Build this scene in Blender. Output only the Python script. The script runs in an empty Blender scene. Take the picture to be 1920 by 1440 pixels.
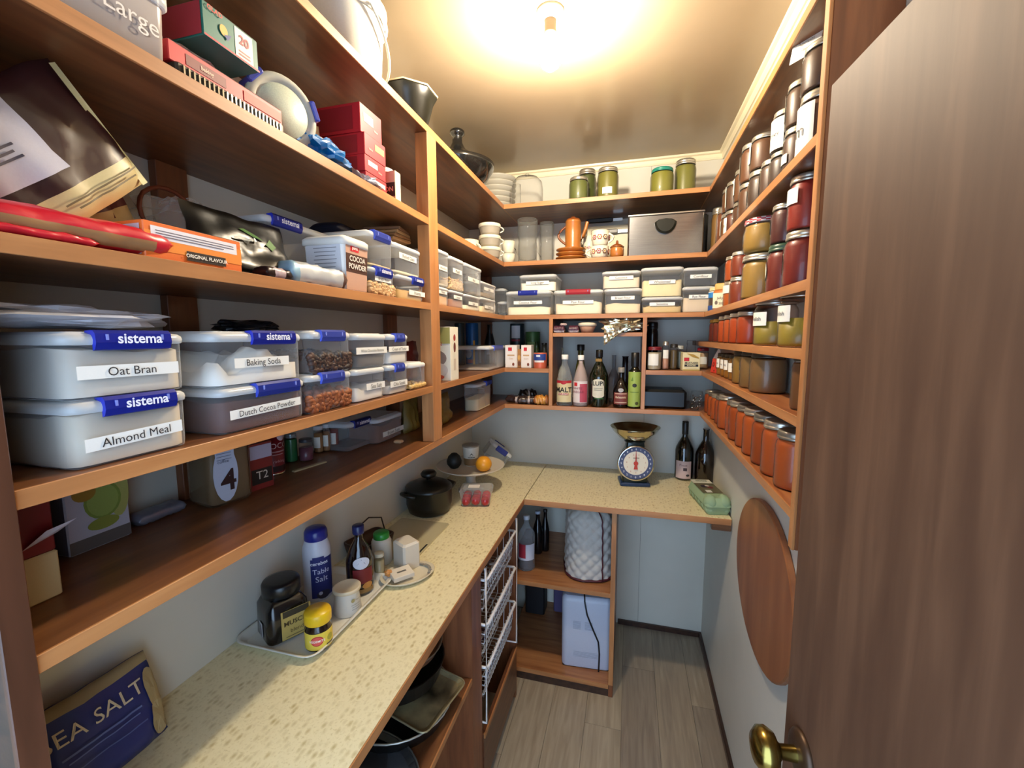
import bpy, math, random
from mathutils import Vector, Matrix, noise
SC = bpy.context.scene
COL = SC.collection
PI = math.pi

# ---------------- camera, world, exposure ----------------
cam = bpy.data.objects.new('camera', bpy.data.cameras.new('camera')); COL.objects.link(cam); SC.camera = cam
cam.data.sensor_width = 36.0; cam.data.lens = 15.0759; cam.data.clip_start = 0.02
_rt, _up, _fw = Vector((0.964745, 0.263165, -0.003444)), Vector((-0.025498, 0.106485, 0.993987)), Vector((-0.26195, 0.958856, -0.109441))
_m = Matrix((_rt, _up, -_fw)).transposed().to_4x4(); _m.translation = Vector((0.68464, 0.0, 1.64383))
cam.matrix_world = _m
W = bpy.data.worlds.new('world'); SC.world = W; W.use_nodes = True
W.node_tree.nodes['Background'].inputs[0].default_value = (0.50, 0.71, 1.0, 1)
W.node_tree.nodes['Background'].inputs[1].default_value = WORLD_STRENGTH = 5.2
BULB = 1150.0
SC.view_settings.view_transform = 'Standard'; SC.view_settings.look = 'None'
SC.view_settings.exposure = 0.0; SC.view_settings.gamma = 1.0
SC.view_settings.use_curve_mapping = False
SC.cycles.use_denoising = True
SC.cycles.max_bounces = 8; SC.cycles.transparent_max_bounces = 24
SC.cycles.caustics_reflective = False; SC.cycles.caustics_refractive = False
SC.cycles.sample_clamp_indirect = 4.0

# ---------------- materials ----------------
def lin(h):
    h = h.lstrip('#')
    c = [int(h[i:i+2], 16)/255 for i in (0, 2, 4)]
    return tuple(x/12.92 if x <= .04045 else ((x+.055)/1.055)**2.4 for x in c) + (1,)
MATS = {}
def mat(h, rough=.5, metal=0., coat=0., var=.06, scale=60):
    k = (h, rough, metal, coat, var)
    if k in MATS: return MATS[k]
    m = bpy.data.materials.new('paint_' + h); m.use_nodes = True; nt = m.node_tree; b = nt.nodes['Principled BSDF']
    b.inputs['Roughness'].default_value = rough; b.inputs['Metallic'].default_value = metal
    b.inputs['Coat Weight'].default_value = coat
    n = nt.nodes.new('ShaderNodeTexNoise'); n.inputs['Scale'].default_value = scale; n.inputs['Detail'].default_value = 3
    r = nt.nodes.new('ShaderNodeMapRange'); r.inputs[3].default_value = 1-var; r.inputs[4].default_value = 1+var
    mx = nt.nodes.new('ShaderNodeVectorMath'); mx.operation = 'SCALE'; mx.inputs[0].default_value = lin(h)[:3]
    nt.links.new(n.outputs[0], r.inputs[0]); nt.links.new(r.outputs[0], mx.inputs['Scale']); nt.links.new(mx.outputs[0], b.inputs['Base Color'])
    MATS[k] = m; return m
def clear(h='f2f4f6', body=.22, rough=.12, tint='ffffff'):
    k = ('clear', h, body, rough, tint)
    if k in MATS: return MATS[k]
    m = bpy.data.materials.new('clear_' + h); m.use_nodes = True; nt = m.node_tree; b = nt.nodes['Principled BSDF']
    b.inputs['Base Color'].default_value = lin(h); b.inputs['Roughness'].default_value = rough
    t = nt.nodes.new('ShaderNodeBsdfTransparent'); t.inputs[0].default_value = lin(tint)
    lw = nt.nodes.new('ShaderNodeLayerWeight'); fr = nt.nodes.new('ShaderNodeMath'); fr.operation = 'POWER'; fr.inputs[1].default_value = 3.5; nt.links.new(lw.outputs['Facing'], fr.inputs[0])
    ad = nt.nodes.new('ShaderNodeMath'); ad.operation = 'ADD'; ad.use_clamp = True; ad.inputs[1].default_value = body
    mx = nt.nodes.new('ShaderNodeMixShader'); o = nt.nodes['Material Output']
    nt.links.new(fr.outputs[0], ad.inputs[0]); nt.links.new(ad.outputs[0], mx.inputs[0])
    nt.links.new(t.outputs[0], mx.inputs[1]); nt.links.new(b.outputs[0], mx.inputs[2]); nt.links.new(mx.outputs[0], o.inputs[0])
    MATS[k] = m; return m
def ramp_mat(name, stops, scale=(1, 1, 1), nscale=5., detail=6, rough=.4, dist=0., bump=0., coat=0., tex='noise', loc=(0, 0, 0)):
    m = bpy.data.materials.new(name); m.use_nodes = True; nt = m.node_tree; b = nt.nodes['Principled BSDF']
    tc = nt.nodes.new('ShaderNodeTexCoord'); mp = nt.nodes.new('ShaderNodeMapping'); mp.inputs['Scale'].default_value = scale; mp.inputs['Location'].default_value = loc
    n = nt.nodes.new('ShaderNodeTexNoise'); n.inputs['Scale'].default_value = nscale; n.inputs['Detail'].default_value = detail; n.inputs['Distortion'].default_value = dist
    r = nt.nodes.new('ShaderNodeValToRGB'); e = r.color_ramp.elements
    e[0].position, e[0].color = stops[0][0], lin(stops[0][1]); e[1].position, e[1].color = stops[-1][0], lin(stops[-1][1])
    for p, c in stops[1:-1]:
        x = e.new(p); x.color = lin(c)
    nt.links.new(tc.outputs['Object'], mp.inputs[0]); nt.links.new(mp.outputs[0], n.inputs[0]); nt.links.new(n.outputs[0], r.inputs[0]); nt.links.new(r.outputs[0], b.inputs['Base Color'])
    b.inputs['Roughness'].default_value = rough; b.inputs['Coat Weight'].default_value = coat
    if bump:
        bp = nt.nodes.new('ShaderNodeBump'); bp.inputs['Strength'].default_value = bump; bp.inputs['Distance'].default_value = .002
        nt.links.new(n.outputs[0], bp.inputs['Height']); nt.links.new(bp.outputs[0], b.inputs['Normal'])
    return m
def wood(name, a, b_, c, axis, rough=.38):
    s = [9, 9, 9]; s['xyz'.index(axis)] = .9
    return ramp_mat(name, [(.3, a), (.5, b_), (.7, c)], s, 4.5, 8, rough, .4, .12, 0 if name == 'door_veneer' else .12)
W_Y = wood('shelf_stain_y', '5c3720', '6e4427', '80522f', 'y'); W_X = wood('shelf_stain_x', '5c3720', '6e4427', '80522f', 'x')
E_Y = wood('edge_y', '9e683c', 'b27746', 'c28752', 'y', .45); E_X = wood('edge_x', '9e683c', 'b27746', 'c28752', 'x', .45)
E_Z = wood('edge_z', '9e683c', 'b27746', 'c28752', 'z', .45); W_Z = wood('stain_z', '6b3c22', '7d4829', '8d5532', 'z', .45)
DOORW = wood('door_veneer', '4f3322', '593c29', '664732', 'z', .62)
BOARD = ramp_mat('board_wood', [(.3, '875232'), (.5, '955e3a'), (.7, 'a46c44')], (3, 5, .8), 3, 6, .45)
PLASTER = ramp_mat('wall_paint', [(.35, 'd3cfc2'), (.65, 'dbd7ca')], (1, 1, 1), 3, 3, .45)
CEIL = ramp_mat('ceiling_gloss', [(.35, '9c8a70'), (.65, 'a69379')], (1, 1, 1), 2, 4, .22, bump=.02)
TRIMW = mat('efe4c4', .35)
SKIRT = wood('skirting', '2c1a12', '3b241a', '492e20', 'y')
CLEAR = clear('dfe4ea', .09); LIDC = clear('f2f4f4', .58, .2); GLASS = clear('4c4a46', .035, .04)
GREENG = clear('0c1408', .85, .06, '506030'); FILM = clear('f0f2f4', .20, .08)
CHROME = mat('d8d8d6', .12, 1.); STEEL = mat('c4c2be', .28, 1.); LIDM = mat('cfcbbf', .3, .85); LIDG = mat('c9a85a', .32, .8)
BLUE = mat('2f44b4', .35); PAPER = mat('eceadf', .6); INK = mat('26262a', .6); WHITE = mat('f1efe8', .4); BLACK = mat('141414', .4)

# ---------------- mesh collector ----------------
def rrect(w, d, r, n=4):
    r = min(r, w/2-1e-4, d/2-1e-4); o = []
    for cx, cy, a0 in ((w/2-r, d/2-r, 0), (-w/2+r, d/2-r, PI/2), (-w/2+r, -d/2+r, PI), (w/2-r, -d/2+r, 1.5*PI)):
        for i in range(n+1):
            a = a0 + PI/2*i/n; o.append((cx+r*math.cos(a), cy+r*math.sin(a)))
    return o
def resample(pts, n):
    N = len(pts); d = [0]
    for i in range(N): d.append(d[-1]+math.hypot(pts[(i+1) % N][0]-pts[i][0], pts[(i+1) % N][1]-pts[i][1]))
    o = []; k = 0
    for j in range(n):
        s = d[-1]*j/n
        while d[k+1] < s: k += 1
        f = (s-d[k])/max(1e-9, d[k+1]-d[k]); a, b = pts[k], pts[(k+1) % N]; o.append((a[0]+(b[0]-a[0])*f, a[1]+(b[1]-a[1])*f))
    return o
class M:
    def __init__(s): s.v = []; s.f = []; s.mi = []; s.sm = []; s.m = []
    def mx(s, m):
        if m not in s.m: s.m.append(m)
        return s.m.index(m)
    def add(s, vs, fs, m, sm=False):
        o = len(s.v); k = s.mx(m); s.v += [tuple(v) for v in vs]
        for f in fs: s.f.append([i+o for i in f]); s.mi.append(k); s.sm.append(sm)
        return s
    def box(s, x0, x1, y0, y1, z0, z1, m, b=.0):
        if b > 0:
            w, d = x1-x0, y1-y0; cx, cy = (x0+x1)/2, (y0+y1)/2
            rs = []
            for ins, z in ((b, z0), (0, z0+b), (0, z1-b), (b, z1)):
                rs.append([(cx+x, cy+y, z) for x, y in rrect(w-2*ins, d-2*ins, b, 1)])
            return s.loft(rs, m, False)
        v = [(x, y, z) for z in (z0, z1) for x, y in ((x0, y0), (x1, y0), (x1, y1), (x0, y1))]
        return s.add(v, [(3, 2, 1, 0), (4, 5, 6, 7), (0, 1, 5, 4), (1, 2, 6, 5), (2, 3, 7, 6), (3, 0, 4, 7)], m)
    def loft(s, rings, m, sm=True, caps=(1, 1), closed=True):
        n = len(rings[0]); v = [p for r in rings for p in r]; f = []
        for j in range(len(rings)-1):
            for i in range(n if closed else n-1):
                k = (i+1) % n; f.append((j*n+i, j*n+k, j*n+n+k, j*n+n+i))
        s.add(v, f, m, sm)
        if caps[0]: s.add(rings[0], [tuple(reversed(range(n)))], m)
        if caps[1]: s.add(rings[-1], [tuple(range(n))], m)
        return s
    def rbox(s, w, d, prof, r, m, cx=0, cy=0, caps=(1, 1), n=4, sm=True):   # prof: (scale inset, z)
        return s.loft([[(cx+x, cy+y, z) for x, y in rrect(w-2*i, d-2*i, max(r-i, .001), n)] for i, z in prof], m, sm, caps)
    def lathe(s, prof, m, cx=0, cy=0, n=20, caps=(0, 0), T=None, a0=0):
        rs = []
        for r, z in prof:
            ring = [Vector((cx+r*math.cos(a0+2*PI*i/n), cy+r*math.sin(a0+2*PI*i/n), z)) for i in range(n)]
            rs.append([T @ p for p in ring] if T else ring)
        return s.loft(rs, m, True, caps)
    def tube(s, pts, r, m, n=6, closed=False):
        pts = [Vector(p) for p in pts]; rs = []; N = len(pts)
        for i, p in enumerate(pts):
            a = pts[(i-1) % N] if closed or i else p; b = pts[(i+1) % N] if closed or i < N-1 else p
            t = (b-a).normalized(); u = Vector((0, 0, 1)) if abs(t.z) < .9 else Vector((1, 0, 0))
            x = t.cross(u).normalized(); y = t.cross(x)
            rs.append([p + x*r*math.cos(2*PI*k/n) + y*r*math.sin(2*PI*k/n) for k in range(n)])
        if closed: rs.append(rs[0])
        return s.loft(rs, m, True, (0, 0) if closed else (1, 1))
    def ball(s, c, r, m, n=10, sq=(1, 1, 1), j=0, seed=0):
        rs = []
        for k in range(n//2+1):
            p = PI*k/(n//2); ring = []
            for i in range(n):
                q = Vector((math.sin(p)*math.cos(2*PI*i/n), math.sin(p)*math.sin(2*PI*i/n), -math.cos(p)))
                f = r*(1 + (j*noise.noise(q*2.3+Vector((seed, 0, 0))) if j else 0))
                ring.append((c[0]+q.x*f*sq[0], c[1]+q.y*f*sq[1], c[2]+q.z*f*sq[2]))
            rs.append(ring)
        return s.loft(rs, m, True, (0, 0))
    def xf(s, T):
        s.v = [tuple(T @ Vector(v)) for v in s.v]; return s
    def build(s, name, parent=None, label=None, kind=None, loc=None):
        me = bpy.data.meshes.new(name); me.from_pydata(s.v, [], s.f)
        for m in s.m: me.materials.append(m)
        me.polygons.foreach_set('material_index', s.mi); me.polygons.foreach_set('use_smooth', s.sm); me.update()
        o = bpy.data.objects.new(name, me); COL.objects.link(o)
        if parent: o.parent = parent
        if loc: o.location = loc
        if label: o['label'] = label
        if kind: o['kind'] = kind
        return o
def thing(name, label, cat, loc=(0, 0, 0), rz=0, group=None, rx=0, ry=0):
    o = bpy.data.objects.new(name, None); COL.objects.link(o); o.empty_display_size = .05
    o.location = loc; o.rotation_euler = (math.radians(rx), math.radians(ry), math.radians(rz)); o['label'] = label; o['category'] = cat
    if group: o['group'] = group
    return o
def tag(o, label, cat, group=None, kind=None):
    o['label'] = label; o['category'] = cat
    if group: o['group'] = group
    if kind: o['kind'] = kind
    return o
# ---------------- printing on surfaces ----------------
GL = {}
def glyphs(t, bold):
    if (t, bold) in GL: return GL[(t, bold)]
    c = bpy.data.curves.new('t', 'FONT'); c.body = t; c.size = 1; c.align_x = 'CENTER'; c.align_y = 'CENTER'; c.resolution_u = 3; c.offset = .02 if bold else 0
    o = bpy.data.objects.new('t', c); me = bpy.data.meshes.new_from_object(o)
    r = ([tuple(v.co) for v in me.vertices], [tuple(p.vertices) for p in me.polygons])
    bpy.data.objects.remove(o); bpy.data.curves.remove(c); bpy.data.meshes.remove(me); GL[(t, bold)] = r; return r
def flat(d, cz=0):      # front face of something whose front lies at y=-d/2
    return lambda u, v, o: (u, -d/2-o, v+cz)
def left_(w): return lambda u, v, o: (-w/2-o, -u, v)
def right_(w): return lambda u, v, o: (w/2+o, u, v)
def top_(z): return lambda u, v, o: (u, v, z+o)
def cyl(r, k=None):
    kk = k or (lambda v: r)
    def f(u, v, o): return ((kk(v)+o)*math.sin(u/r), -(kk(v)+o)*math.cos(u/r), v)
    f.curved = 1; return f
SUB = [1]
def decal(m, items, mp, o0=.0006):
    for n, it in enumerate(items):
        o = o0*(1+n*.35); k = it[0]
        if k == 'r':
            _, cu, cv, w, h, c = it[:6]; N = 24 if getattr(mp, 'curved', 0) and w > .02 else 8; sk = it[6] if len(it) > 6 else 0; K = SUB[0]
            m.add([mp(cu-w/2+w*i/N, cv-h/2+h*j/K+sk*(-w/2+w*i/N), o) for j in range(K+1) for i in range(N+1)],
                  [(j*(N+1)+i, j*(N+1)+i+1, (j+1)*(N+1)+i+1, (j+1)*(N+1)+i) for j in range(K) for i in range(N)], mat(c, .55), K > 1)
        elif k == 'e':
            _, cu, cv, ru, rv, c = it; N = 18
            m.add([mp(cu, cv, o)]+[mp(cu+q*ru*math.cos(2*PI*i/N), cv+q*rv*math.sin(2*PI*i/N), o) for q in (.5, 1) for i in range(N)],
                  [(0, 1+i, 1+(i+1) % N) for i in range(N)]+[(1+i, 1+N+i, 1+N+(i+1) % N, 1+(i+1) % N) for i in range(N)], mat(c, .55))
        elif k == 'p':
            m.add([mp(u, v, o) for u, v in it[1]], [tuple(range(len(it[1])))], mat(it[2], .55))
        elif k == 't':
            _, cu, cv, s, c, t = it[:6]; ro = math.radians(it[7]) if len(it) > 7 else 0
            vs, fs = glyphs(t, len(it) > 6 and it[6])
            cr, sr = math.cos(ro), math.sin(ro)
            m.add([mp(cu+(x*cr-y*sr)*s, cv+(x*sr+y*cr)*s, o*1.3+.0004) for x, y, _z in vs], fs, mat(c, .5))
    return m
def heap(m, w, d, r, z0, z1, mt, amp=.1, seed=0, cx=0, cy=0):   # powder filling a box, mounded top
    out = resample(rrect(w, d, r, 5), 44); H = z1-z0; rs = [[(cx+x, cy+y, z0) for x, y in out]]
    for q in (1, .93, .75, .5, .25, .02):
        ring = []
        for x, y in out:
            p = Vector((x*q*14+seed*3.1, y*q*14, seed))
            ring.append((cx+x*q, cy+y*q, z1+amp*H*(noise.noise(p)*2.0+noise.noise(p*2.7)*.8)))
        rs.append(ring)
    return m.loft(rs, mt, True, (1, 1))
def fit_text(t, w, mx): return min(mx, w/(len(t)*.56+.5))
def tub(cx, cy, z, w, d, h, rz, label, fill=.5, fc='e6ddcb', clip=None, text='', tv=.42, tu=0., bits=None, seed=0, group=None, amp=.1, ctext='', lid=None, r=.014, tw=.62, skew=0, clipu=0., clipw=.42, th=None, name='food_container', body=None, rzz=0):
    t = thing(name, label, 'container', (cx, cy, z), rz+rzz, group)
    lh = min(.014, h*.16); bh = h-lh
    b = M(); b.rbox(w*.97, d*.97, [(.006, .0004), (.002, .002), (.0012, .01), (0, bh*.96), (-.002, bh)], r, body or CLEAR, caps=(1, 0)); b.build('body', t)
    l = M(); l.rbox(w, d, [(.004, bh-.003), (0, bh-.002), (-.001, bh+.003), (0, h-.006), (.004, h-.003), (.012, h-.002), (.014, h)], r+.003, lid or LIDC); l.build('lid', t)
    c = M()
    if bits:
        heap(c, w*.93, d*.93, r, .003, max(.008, fill*bh*.82), mat(fc, .8), .05, seed); c.build('contents', t)
        c = M(); random.seed(seed+7); bc, bs = bits
        for k in range(230):
            side = random.random() < .55
            x = random.uniform(-.46, .46)*w; y = -d*.455 if side else random.uniform(-.44, .44)*d
            zz = random.uniform(.006, fill*bh) if side else fill*bh+random.uniform(-.004, .005)
            c.ball((x, y, zz), bs, mat(random.choice(bc), .6), 8, random.choice(((1.2, .8, .8), (.8, .9, 1.2), (1.1, 1., .7))), 0)
        c.build('contents', t, kind='stuff')
    elif fill > 0:
        heap(c, w*.93, d*.93, r, .003, fill*bh, mat(fc, .85, scale=400), amp, seed); c.build('contents', t)
    if clip:
        m = M(); cw = w*clipw; x0 = clipu*w; cm = mat(clip, .35)
        m.loft([[(x0-cw/2, y, zz), (x0+cw/2, y, zz)] for y, zz in ((-d/2+.012, h+.0012), (-d/2-.001, h+.002), (-d/2-.005, h-.002), (-d/2-.006, h-.013), (-d/2-.003, h-.021), (-d/2+.001, h-.0225), (-d/2+.001, h-.004), (-d/2+.012, h-.001))], cm, False, (0, 0), True)
        for s_ in (-1, 1):
            e = x0+s_*cw/2
            m.add([(e, y, zz) for y, zz in ((-d/2+.012, h+.0012), (-d/2-.001, h+.002), (-d/2-.005, h-.002), (-d/2-.006, h-.013), (-d/2-.003, h-.021), (-d/2+.001, h-.0225), (-d/2+.001, h-.004), (-d/2+.012, h-.001))], [tuple(range(8))], cm)
            m.box(e-s_*.012-.0015, e-s_*.012+.0015, -d/2-.0062, -d/2-.003, h-.010, h-.003, mat('7f8cd8', .3))
        if ctext: decal(m, [('t', x0+cw*.05, h-.0085, min(.018, cw*.2), 'eef0ff', ctext, True)], flat(d+.0118))
        m.build('clip', t)
    if text:
        m = M(); lw = w*tw; lh2 = th or min(.016, h*.2); v = h*tv
        decal(m, [('r', w*tu, v, lw, lh2, 'eeede6', skew), ('t', w*tu, v-.0005, fit_text(text, lw*.95, lh2*.95), '2a2a2e', text, False, math.degrees(skew))], flat(d*.972), .0012)
        m.build('paper_label', t)
    return z+h
def jar(cx, cy, z, r, h, label, c='a8451c', fill=.86, lid=None, shape='straight', paper=None, rz=0, group=None, name='preserve_jar', seed=0, lidw=.93, glass=None, cat='jar', n=20, gingham=False):
    t = thing(name, label, cat, (cx, cy, z), rz, group)
    if shape == 'round': pr = [(0, .001), (r*.72, 0), (r*.93, h*.07), (r, h*.2), (r, h*.58), (r*.93, h*.74), (r*.86, h*.8), (r*.86, h*.88)]
    else: pr = [(0, .001), (r*.86, 0), (r*.97, h*.02), (r, h*.07), (r, h*.72), (r*.95, h*.79), (r*.87, h*.83), (r*.87, h*.88)]
    b = M(); b.lathe(pr, glass or GLASS, n=n); b.build('glass', t)
    c_ = M(); top = h*fill
    ip = [(0, .003)]+[(q*.95, max(.003, zz)) for q, zz in pr[1:] if zz < min(top, h*.84)]
    ip += [(ip[-1][0], top), (ip[-1][0]*.5, top+.001), (0, top)]
    c_.lathe(ip, mat(c, .42, 0, .25, .22, 90), n=n); c_.build('contents', t)
    l = M(); lr = r*lidw; lm = lid or LIDM
    l.lathe([(lr*.97, h*.855), (lr, h*.865), (lr, h*.90), (lr*.96, h*.905), (lr*.98, h*.92), (lr*.97, h*.975), (lr*.90, h*.998), (lr*.82, h*.994), (lr*.78, h), (0, h)], lm, n=n)
    if gingham:
        for k in range(n):
            for j in range(3):
                if (k+j) % 2: continue
                a, b2 = 2*PI*k/n, 2*PI*(k+1)/n; z0, z1 = h*(.87+.035*j), h*(.905+.035*j); q = lr*1.012
                l.add([(q*math.cos(a), q*math.sin(a), z0), (q*math.cos(b2), q*math.sin(b2), z0), (q*math.cos(b2), q*math.sin(b2), z1), (q*math.cos(a), q*math.sin(a), z1)], [(0, 1, 2, 3)], mat('b0283c', .4))
    l.build('lid', t)
    if paper:
        au, pv, pw, ph = paper[:4]; m = M(); it = [('e' if len(paper) > 5 else 'r', au*r, pv*h, (pw*r/2 if len(paper) > 5 else pw*r), (ph*h/2 if len(paper) > 5 else ph*h), 'efece0')]
        tx = paper[4] if len(paper) > 4 else ''
        if tx: it.append(('t', au*r, pv*h, fit_text(tx, pw*r*.9, ph*h*.5), '33333a', tx))
        decal(m, it, cyl(r), .0008); m.build('paper_label', t)
    return z+h
def bottle(cx, cy, z, r, h, label, glass, liquid=None, lf=.5, neck=.3, sh=.5, nh=.75, cap=None, capr=.4, items=None, rz=0, cat='bottle', name='bottle', liqc='2a120a', caph=.06, group=None, waist=0):
    t = thing(name, label, cat, (cx, cy, z), rz, group)
    pr = [(0, .002), (r*.9, 0), (r, h*.03), (r*(1-waist), h*.25), (r, h*sh), (r*.92, h*(sh+.06)), (r*(.55+neck*.3), h*(sh+(nh-sh)*.62)), (r*neck, h*nh), (r*neck, h*.97), (r*neck*1.15, h*.975), (r*neck*1.15, h*.99), (0, h*.99)]
    b = M(); b.lathe(pr, glass, n=24); b.build('glass', t)
    if liquid:
        l = M(); ip = [(0, .004)]+[(a*.93, max(b2, .004)) for a, b2 in pr[1:] if b2 < h*lf]
        ip += [(ip[-1][0], h*lf), (0, h*lf)]
        l.lathe(ip, mat(liqc, .25), n=20); l.build('contents', t)
    if cap:
        m = M(); q = r*capr; m.lathe([(q, h*(1-caph)), (q*1.02, h*(1-caph)+.001), (q*1.02, h*.995), (q*.92, h*1.002), (0, h*1.002)], cap, n=16); m.build('cap', t)
    if items:
        m = M(); decal(m, items, cyl(r)); m.build('printed_label', t)
    return t
def carton(cx, cy, z, w, d, h, rz, label, c, front=(), left=(), top=(), right=(), name='carton', cat='box', group=None, rx=0, ry=0, side=None):
    t = thing(name, label, cat, (cx, cy, z), rz, group, rx, ry)
    b = M(); b.box(-w/2, w/2, -d/2, d/2, 0, h, mat(c, .5), .0012)
    b.box(-w/2+.002, w/2-.002, -d/2+.001, -d/2+.0016, h-.0005, h+.0006, mat('2a2420', .7))
    b.build('body', t)
    m = M()
    if side: decal(m, [('r', 0, h/2, d*.98, h*.98, side)], left_(w), .0004)
    decal(m, front, flat(d)); decal(m, left, left_(w), .0008); decal(m, top, top_(h)); decal(m, right, right_(w))
    if m.v: m.build('print', t)
    return t
def pouch_pt(w, d, h, cr, seed, pinch, k):
    def P(u, v, side, o=0):      # u -1..1, v 0..1
        th = min(1, v*9+.12)**.5 * (max(0, 1-v)**pinch)
        e = max(0, 1-abs(u)**k)**.5
        p = Vector((u*2.1+seed*7, v*2.5, side*1.7))
        nz = noise.noise(p*1.4)*.6+noise.noise(p*3.4)*.4
        y = side*(d/2*th*e + o) + cr*d*nz*(.35+.65*e)*th + cr*.4*d*noise.noise(Vector((u*2, v*3, seed)))
        x = u*w/2*(1+cr*.25*noise.noise(Vector((seed, v*4, u*.5))))
        return (x, y, v*h*(1+cr*.12*noise.noise(Vector((u*2.2, seed, v)))))
    return P
def pouch(loc, w, d, h, label, mt, cr=.3, seed=1, rz=0, rx=0, ry=0, items=(), cat='bag', name='food_bag', pinch=.6, bands=None, k=3, group=None, seal=None, o0=.0022):
    t = thing(name, label, cat, loc, rz, group, rx, ry)
    P = pouch_pt(w, d, h, cr, seed, pinch, k); b = M(); NU, NV = 18, 16
    for side in (-1, 1):
        vs = [P(-1+2*i/NU, j/NV, side) for j in range(NV+1) for i in range(NU+1)]
        for j in range(NV):
            v = (j+.5)/NV; mm = mt
            for a, b2, mk in (bands or ()):
                if a <= v < b2: mm = mk
            fs = [(j*(NU+1)+i, j*(NU+1)+i+1, (j+1)*(NU+1)+i+1, (j+1)*(NU+1)+i) for i in range(NU)]
            if side > 0: fs = [tuple(reversed(f)) for f in fs]
            o = len(b.v) if j == 0 else o
            if j == 0: b.add(vs, fs, mm, True)
            else:
                kx = b.mx(mm)
                for f in fs: b.f.append([q+o for q in f]); b.mi.append(kx); b.sm.append(True)
    b.build('bag_body', t)
    if seal:
        s = M(); rs = []
        for vv in (.985, 1.05): rs.append([Vector(P(-1+2*i/NU, min(vv, 1), -1))+Vector((0, -.001, (vv-1)*h if vv > 1 else 0)) for i in range(NU+1)])
        s.loft(rs, seal, False, (0, 0), False); s.build('seal', t)
    if items:
        m = M()
        def mp(u, v, o):
            q = P(max(-1, min(1, u*2/w)), max(0, min(1, v/h)), -1, o); return q
        sub = []
        for it in items: sub.append(it)
        SUB[0] = 8; decal(m, sub, mp, o0); SUB[0] = 1; m.build('print', t)
    return t
def crumple(loc, sx, sy, sz, label, mt, seed=1, amp=.35, freq=2.2, cat='bag', name='crumpled_bag', rz=0, group=None, n=28, rx=0, ry=0):
    m = M(); rs = []; n2 = n//2
    for k in range(n2+1):
        p = PI*k/n2; ring = []
        for i in range(n):
            q = Vector((math.sin(p)*math.cos(2*PI*i/n), math.sin(p)*math.sin(2*PI*i/n), -math.cos(p)))
            e = q*freq+Vector((seed*3.7, seed, 0)); f = 1+amp*(noise.noise(e)+.6*abs(noise.noise(e*2.3))-.2+.3*noise.noise(e*4.7))
            ring.append((q.x*f*sx, q.y*f*sy, max(q.z*f, -.95)*sz+sz*.95))
        rs.append(ring)
    m.loft(rs, mt, False, (0, 0)); o = m.build(name); o.location = loc; o.rotation_euler = (math.radians(rx), math.radians(ry), math.radians(rz))
    return tag(o, label, cat, group)
# ================= THE ROOM =================
LW, RW, BW, FWY, CZ = -.22, 1.105, 2.39, -.14, 2.535     # left, right, back, front wall, ceiling
XL, XR, YB, YP = .0856, .998, 2.051, .921                # shelf front edges, right end post
S1, S2, S3, S4, S5, R3, T = 2.2736, 2.0041, 1.7481, 1.4891, 1.3072, 1.6188, .0195
CT = .91
def structure(name, m, parent=None): return m.build(name, parent, kind='structure' if not parent else None)
fl = M().box(LW-.1, RW+.1, FWY-1.4, BW+.1, -.06, -.006, mat('5c5146', .6)); FLO = structure('floor', fl)
random.seed(4)
tones = [('8d7f6c', '9b8d7a', 'aea08b'), ('85786a', '968876', 'a69882'), ('988a74', 'a89a83', 'b8aa92'), ('7d7164', '8c7f70', '9c8f7e'), ('91836f', 'a3957f', 'b3a58e')]
PLK = [ramp_mat('plank_%d' % i, [(.28, a), (.5, b_), (.74, c)], (16, 1.1, 9), 3.2, 8, .42, .8, .06, loc=(i*3.1, i*1.7, 0)) for i, (a, b_, c) in enumerate(tones)]
x = LW; col_ = 0; PW = .152
while x < RW:
    y = FWY-1.3+(col_*.37 % .9)-.6
    while y < BW:
        y1 = y+.92
        a, b_ = max(y, FWY-1.35), min(y1, BW)
        if b_-a > .03:
            p = M().box(x+.0006, min(x+PW, RW)-.0006, a+.0006, b_-.0006, -.006, 0, PLK[(col_*2+int(y*3.1)+col_//2) % 5]); p.build('plank', FLO)
        y = y1
    x += PW; col_ += 1
wl = M().box(LW-.08, LW, FWY-.1, BW+.08, -.02, CZ+.05, PLASTER); structure('wall_left', wl)
wr = M().box(RW, RW+.08, FWY-.1, BW+.08, -.02, CZ+.05, PLASTER); structure('wall_right', wr)
wb = M().box(LW-.08, RW+.08, BW+.004, BW+.08, -.02, CZ+.05, mat('8a8478', .7)); WBK = structure('wall_back', wb)
for a, b_ in ((LW, .7695), (.771, RW)): M().box(a, b_, BW, BW+.004, 0, CZ, PLASTER).build('panel', WBK)
ce = M().box(LW-.08, RW+.08, FWY-.1, BW+.08, CZ, CZ+.05, CEIL); structure('ceiling', ce)
# front wall either side of and above the doorway
fw = M(); fw.box(LW-.08, -.12, FWY-.1, FWY, -.02, CZ+.05, PLASTER); fw.box(1.03, RW+.08, FWY-.1, FWY, -.02, CZ+.05, PLASTER); fw.box(-.12, 1.03, FWY-.1, FWY, 2.02, CZ+.05, PLASTER); structure('wall_front', fw)
def cornice(name, x0, y0, x1, y1, nx, ny):
    m = M(); pr = [(0, -.034), (.006, -.034), (.010, -.026), (.012, -.012), (.022, -.008), (.024, 0), (0, 0)]
    r = [[(x0+nx*a, y0+ny*a, CZ+b_) for a, b_ in pr], [(x1+nx*a, y1+ny*a, CZ+b_) for a, b_ in pr]]
    m.loft(r, TRIMW, False); structure(name, m)
cornice('trim_1', LW, FWY, LW, BW, 1, 0); cornice('trim_2', LW, BW, RW, BW, 0, -1); cornice('trim_3', RW, BW, RW, FWY, -1, 0)
sk = M().box(.66, RW, BW-.014, BW, 0, .028, SKIRT, .002); structure('baseboard_back', sk)
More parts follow.
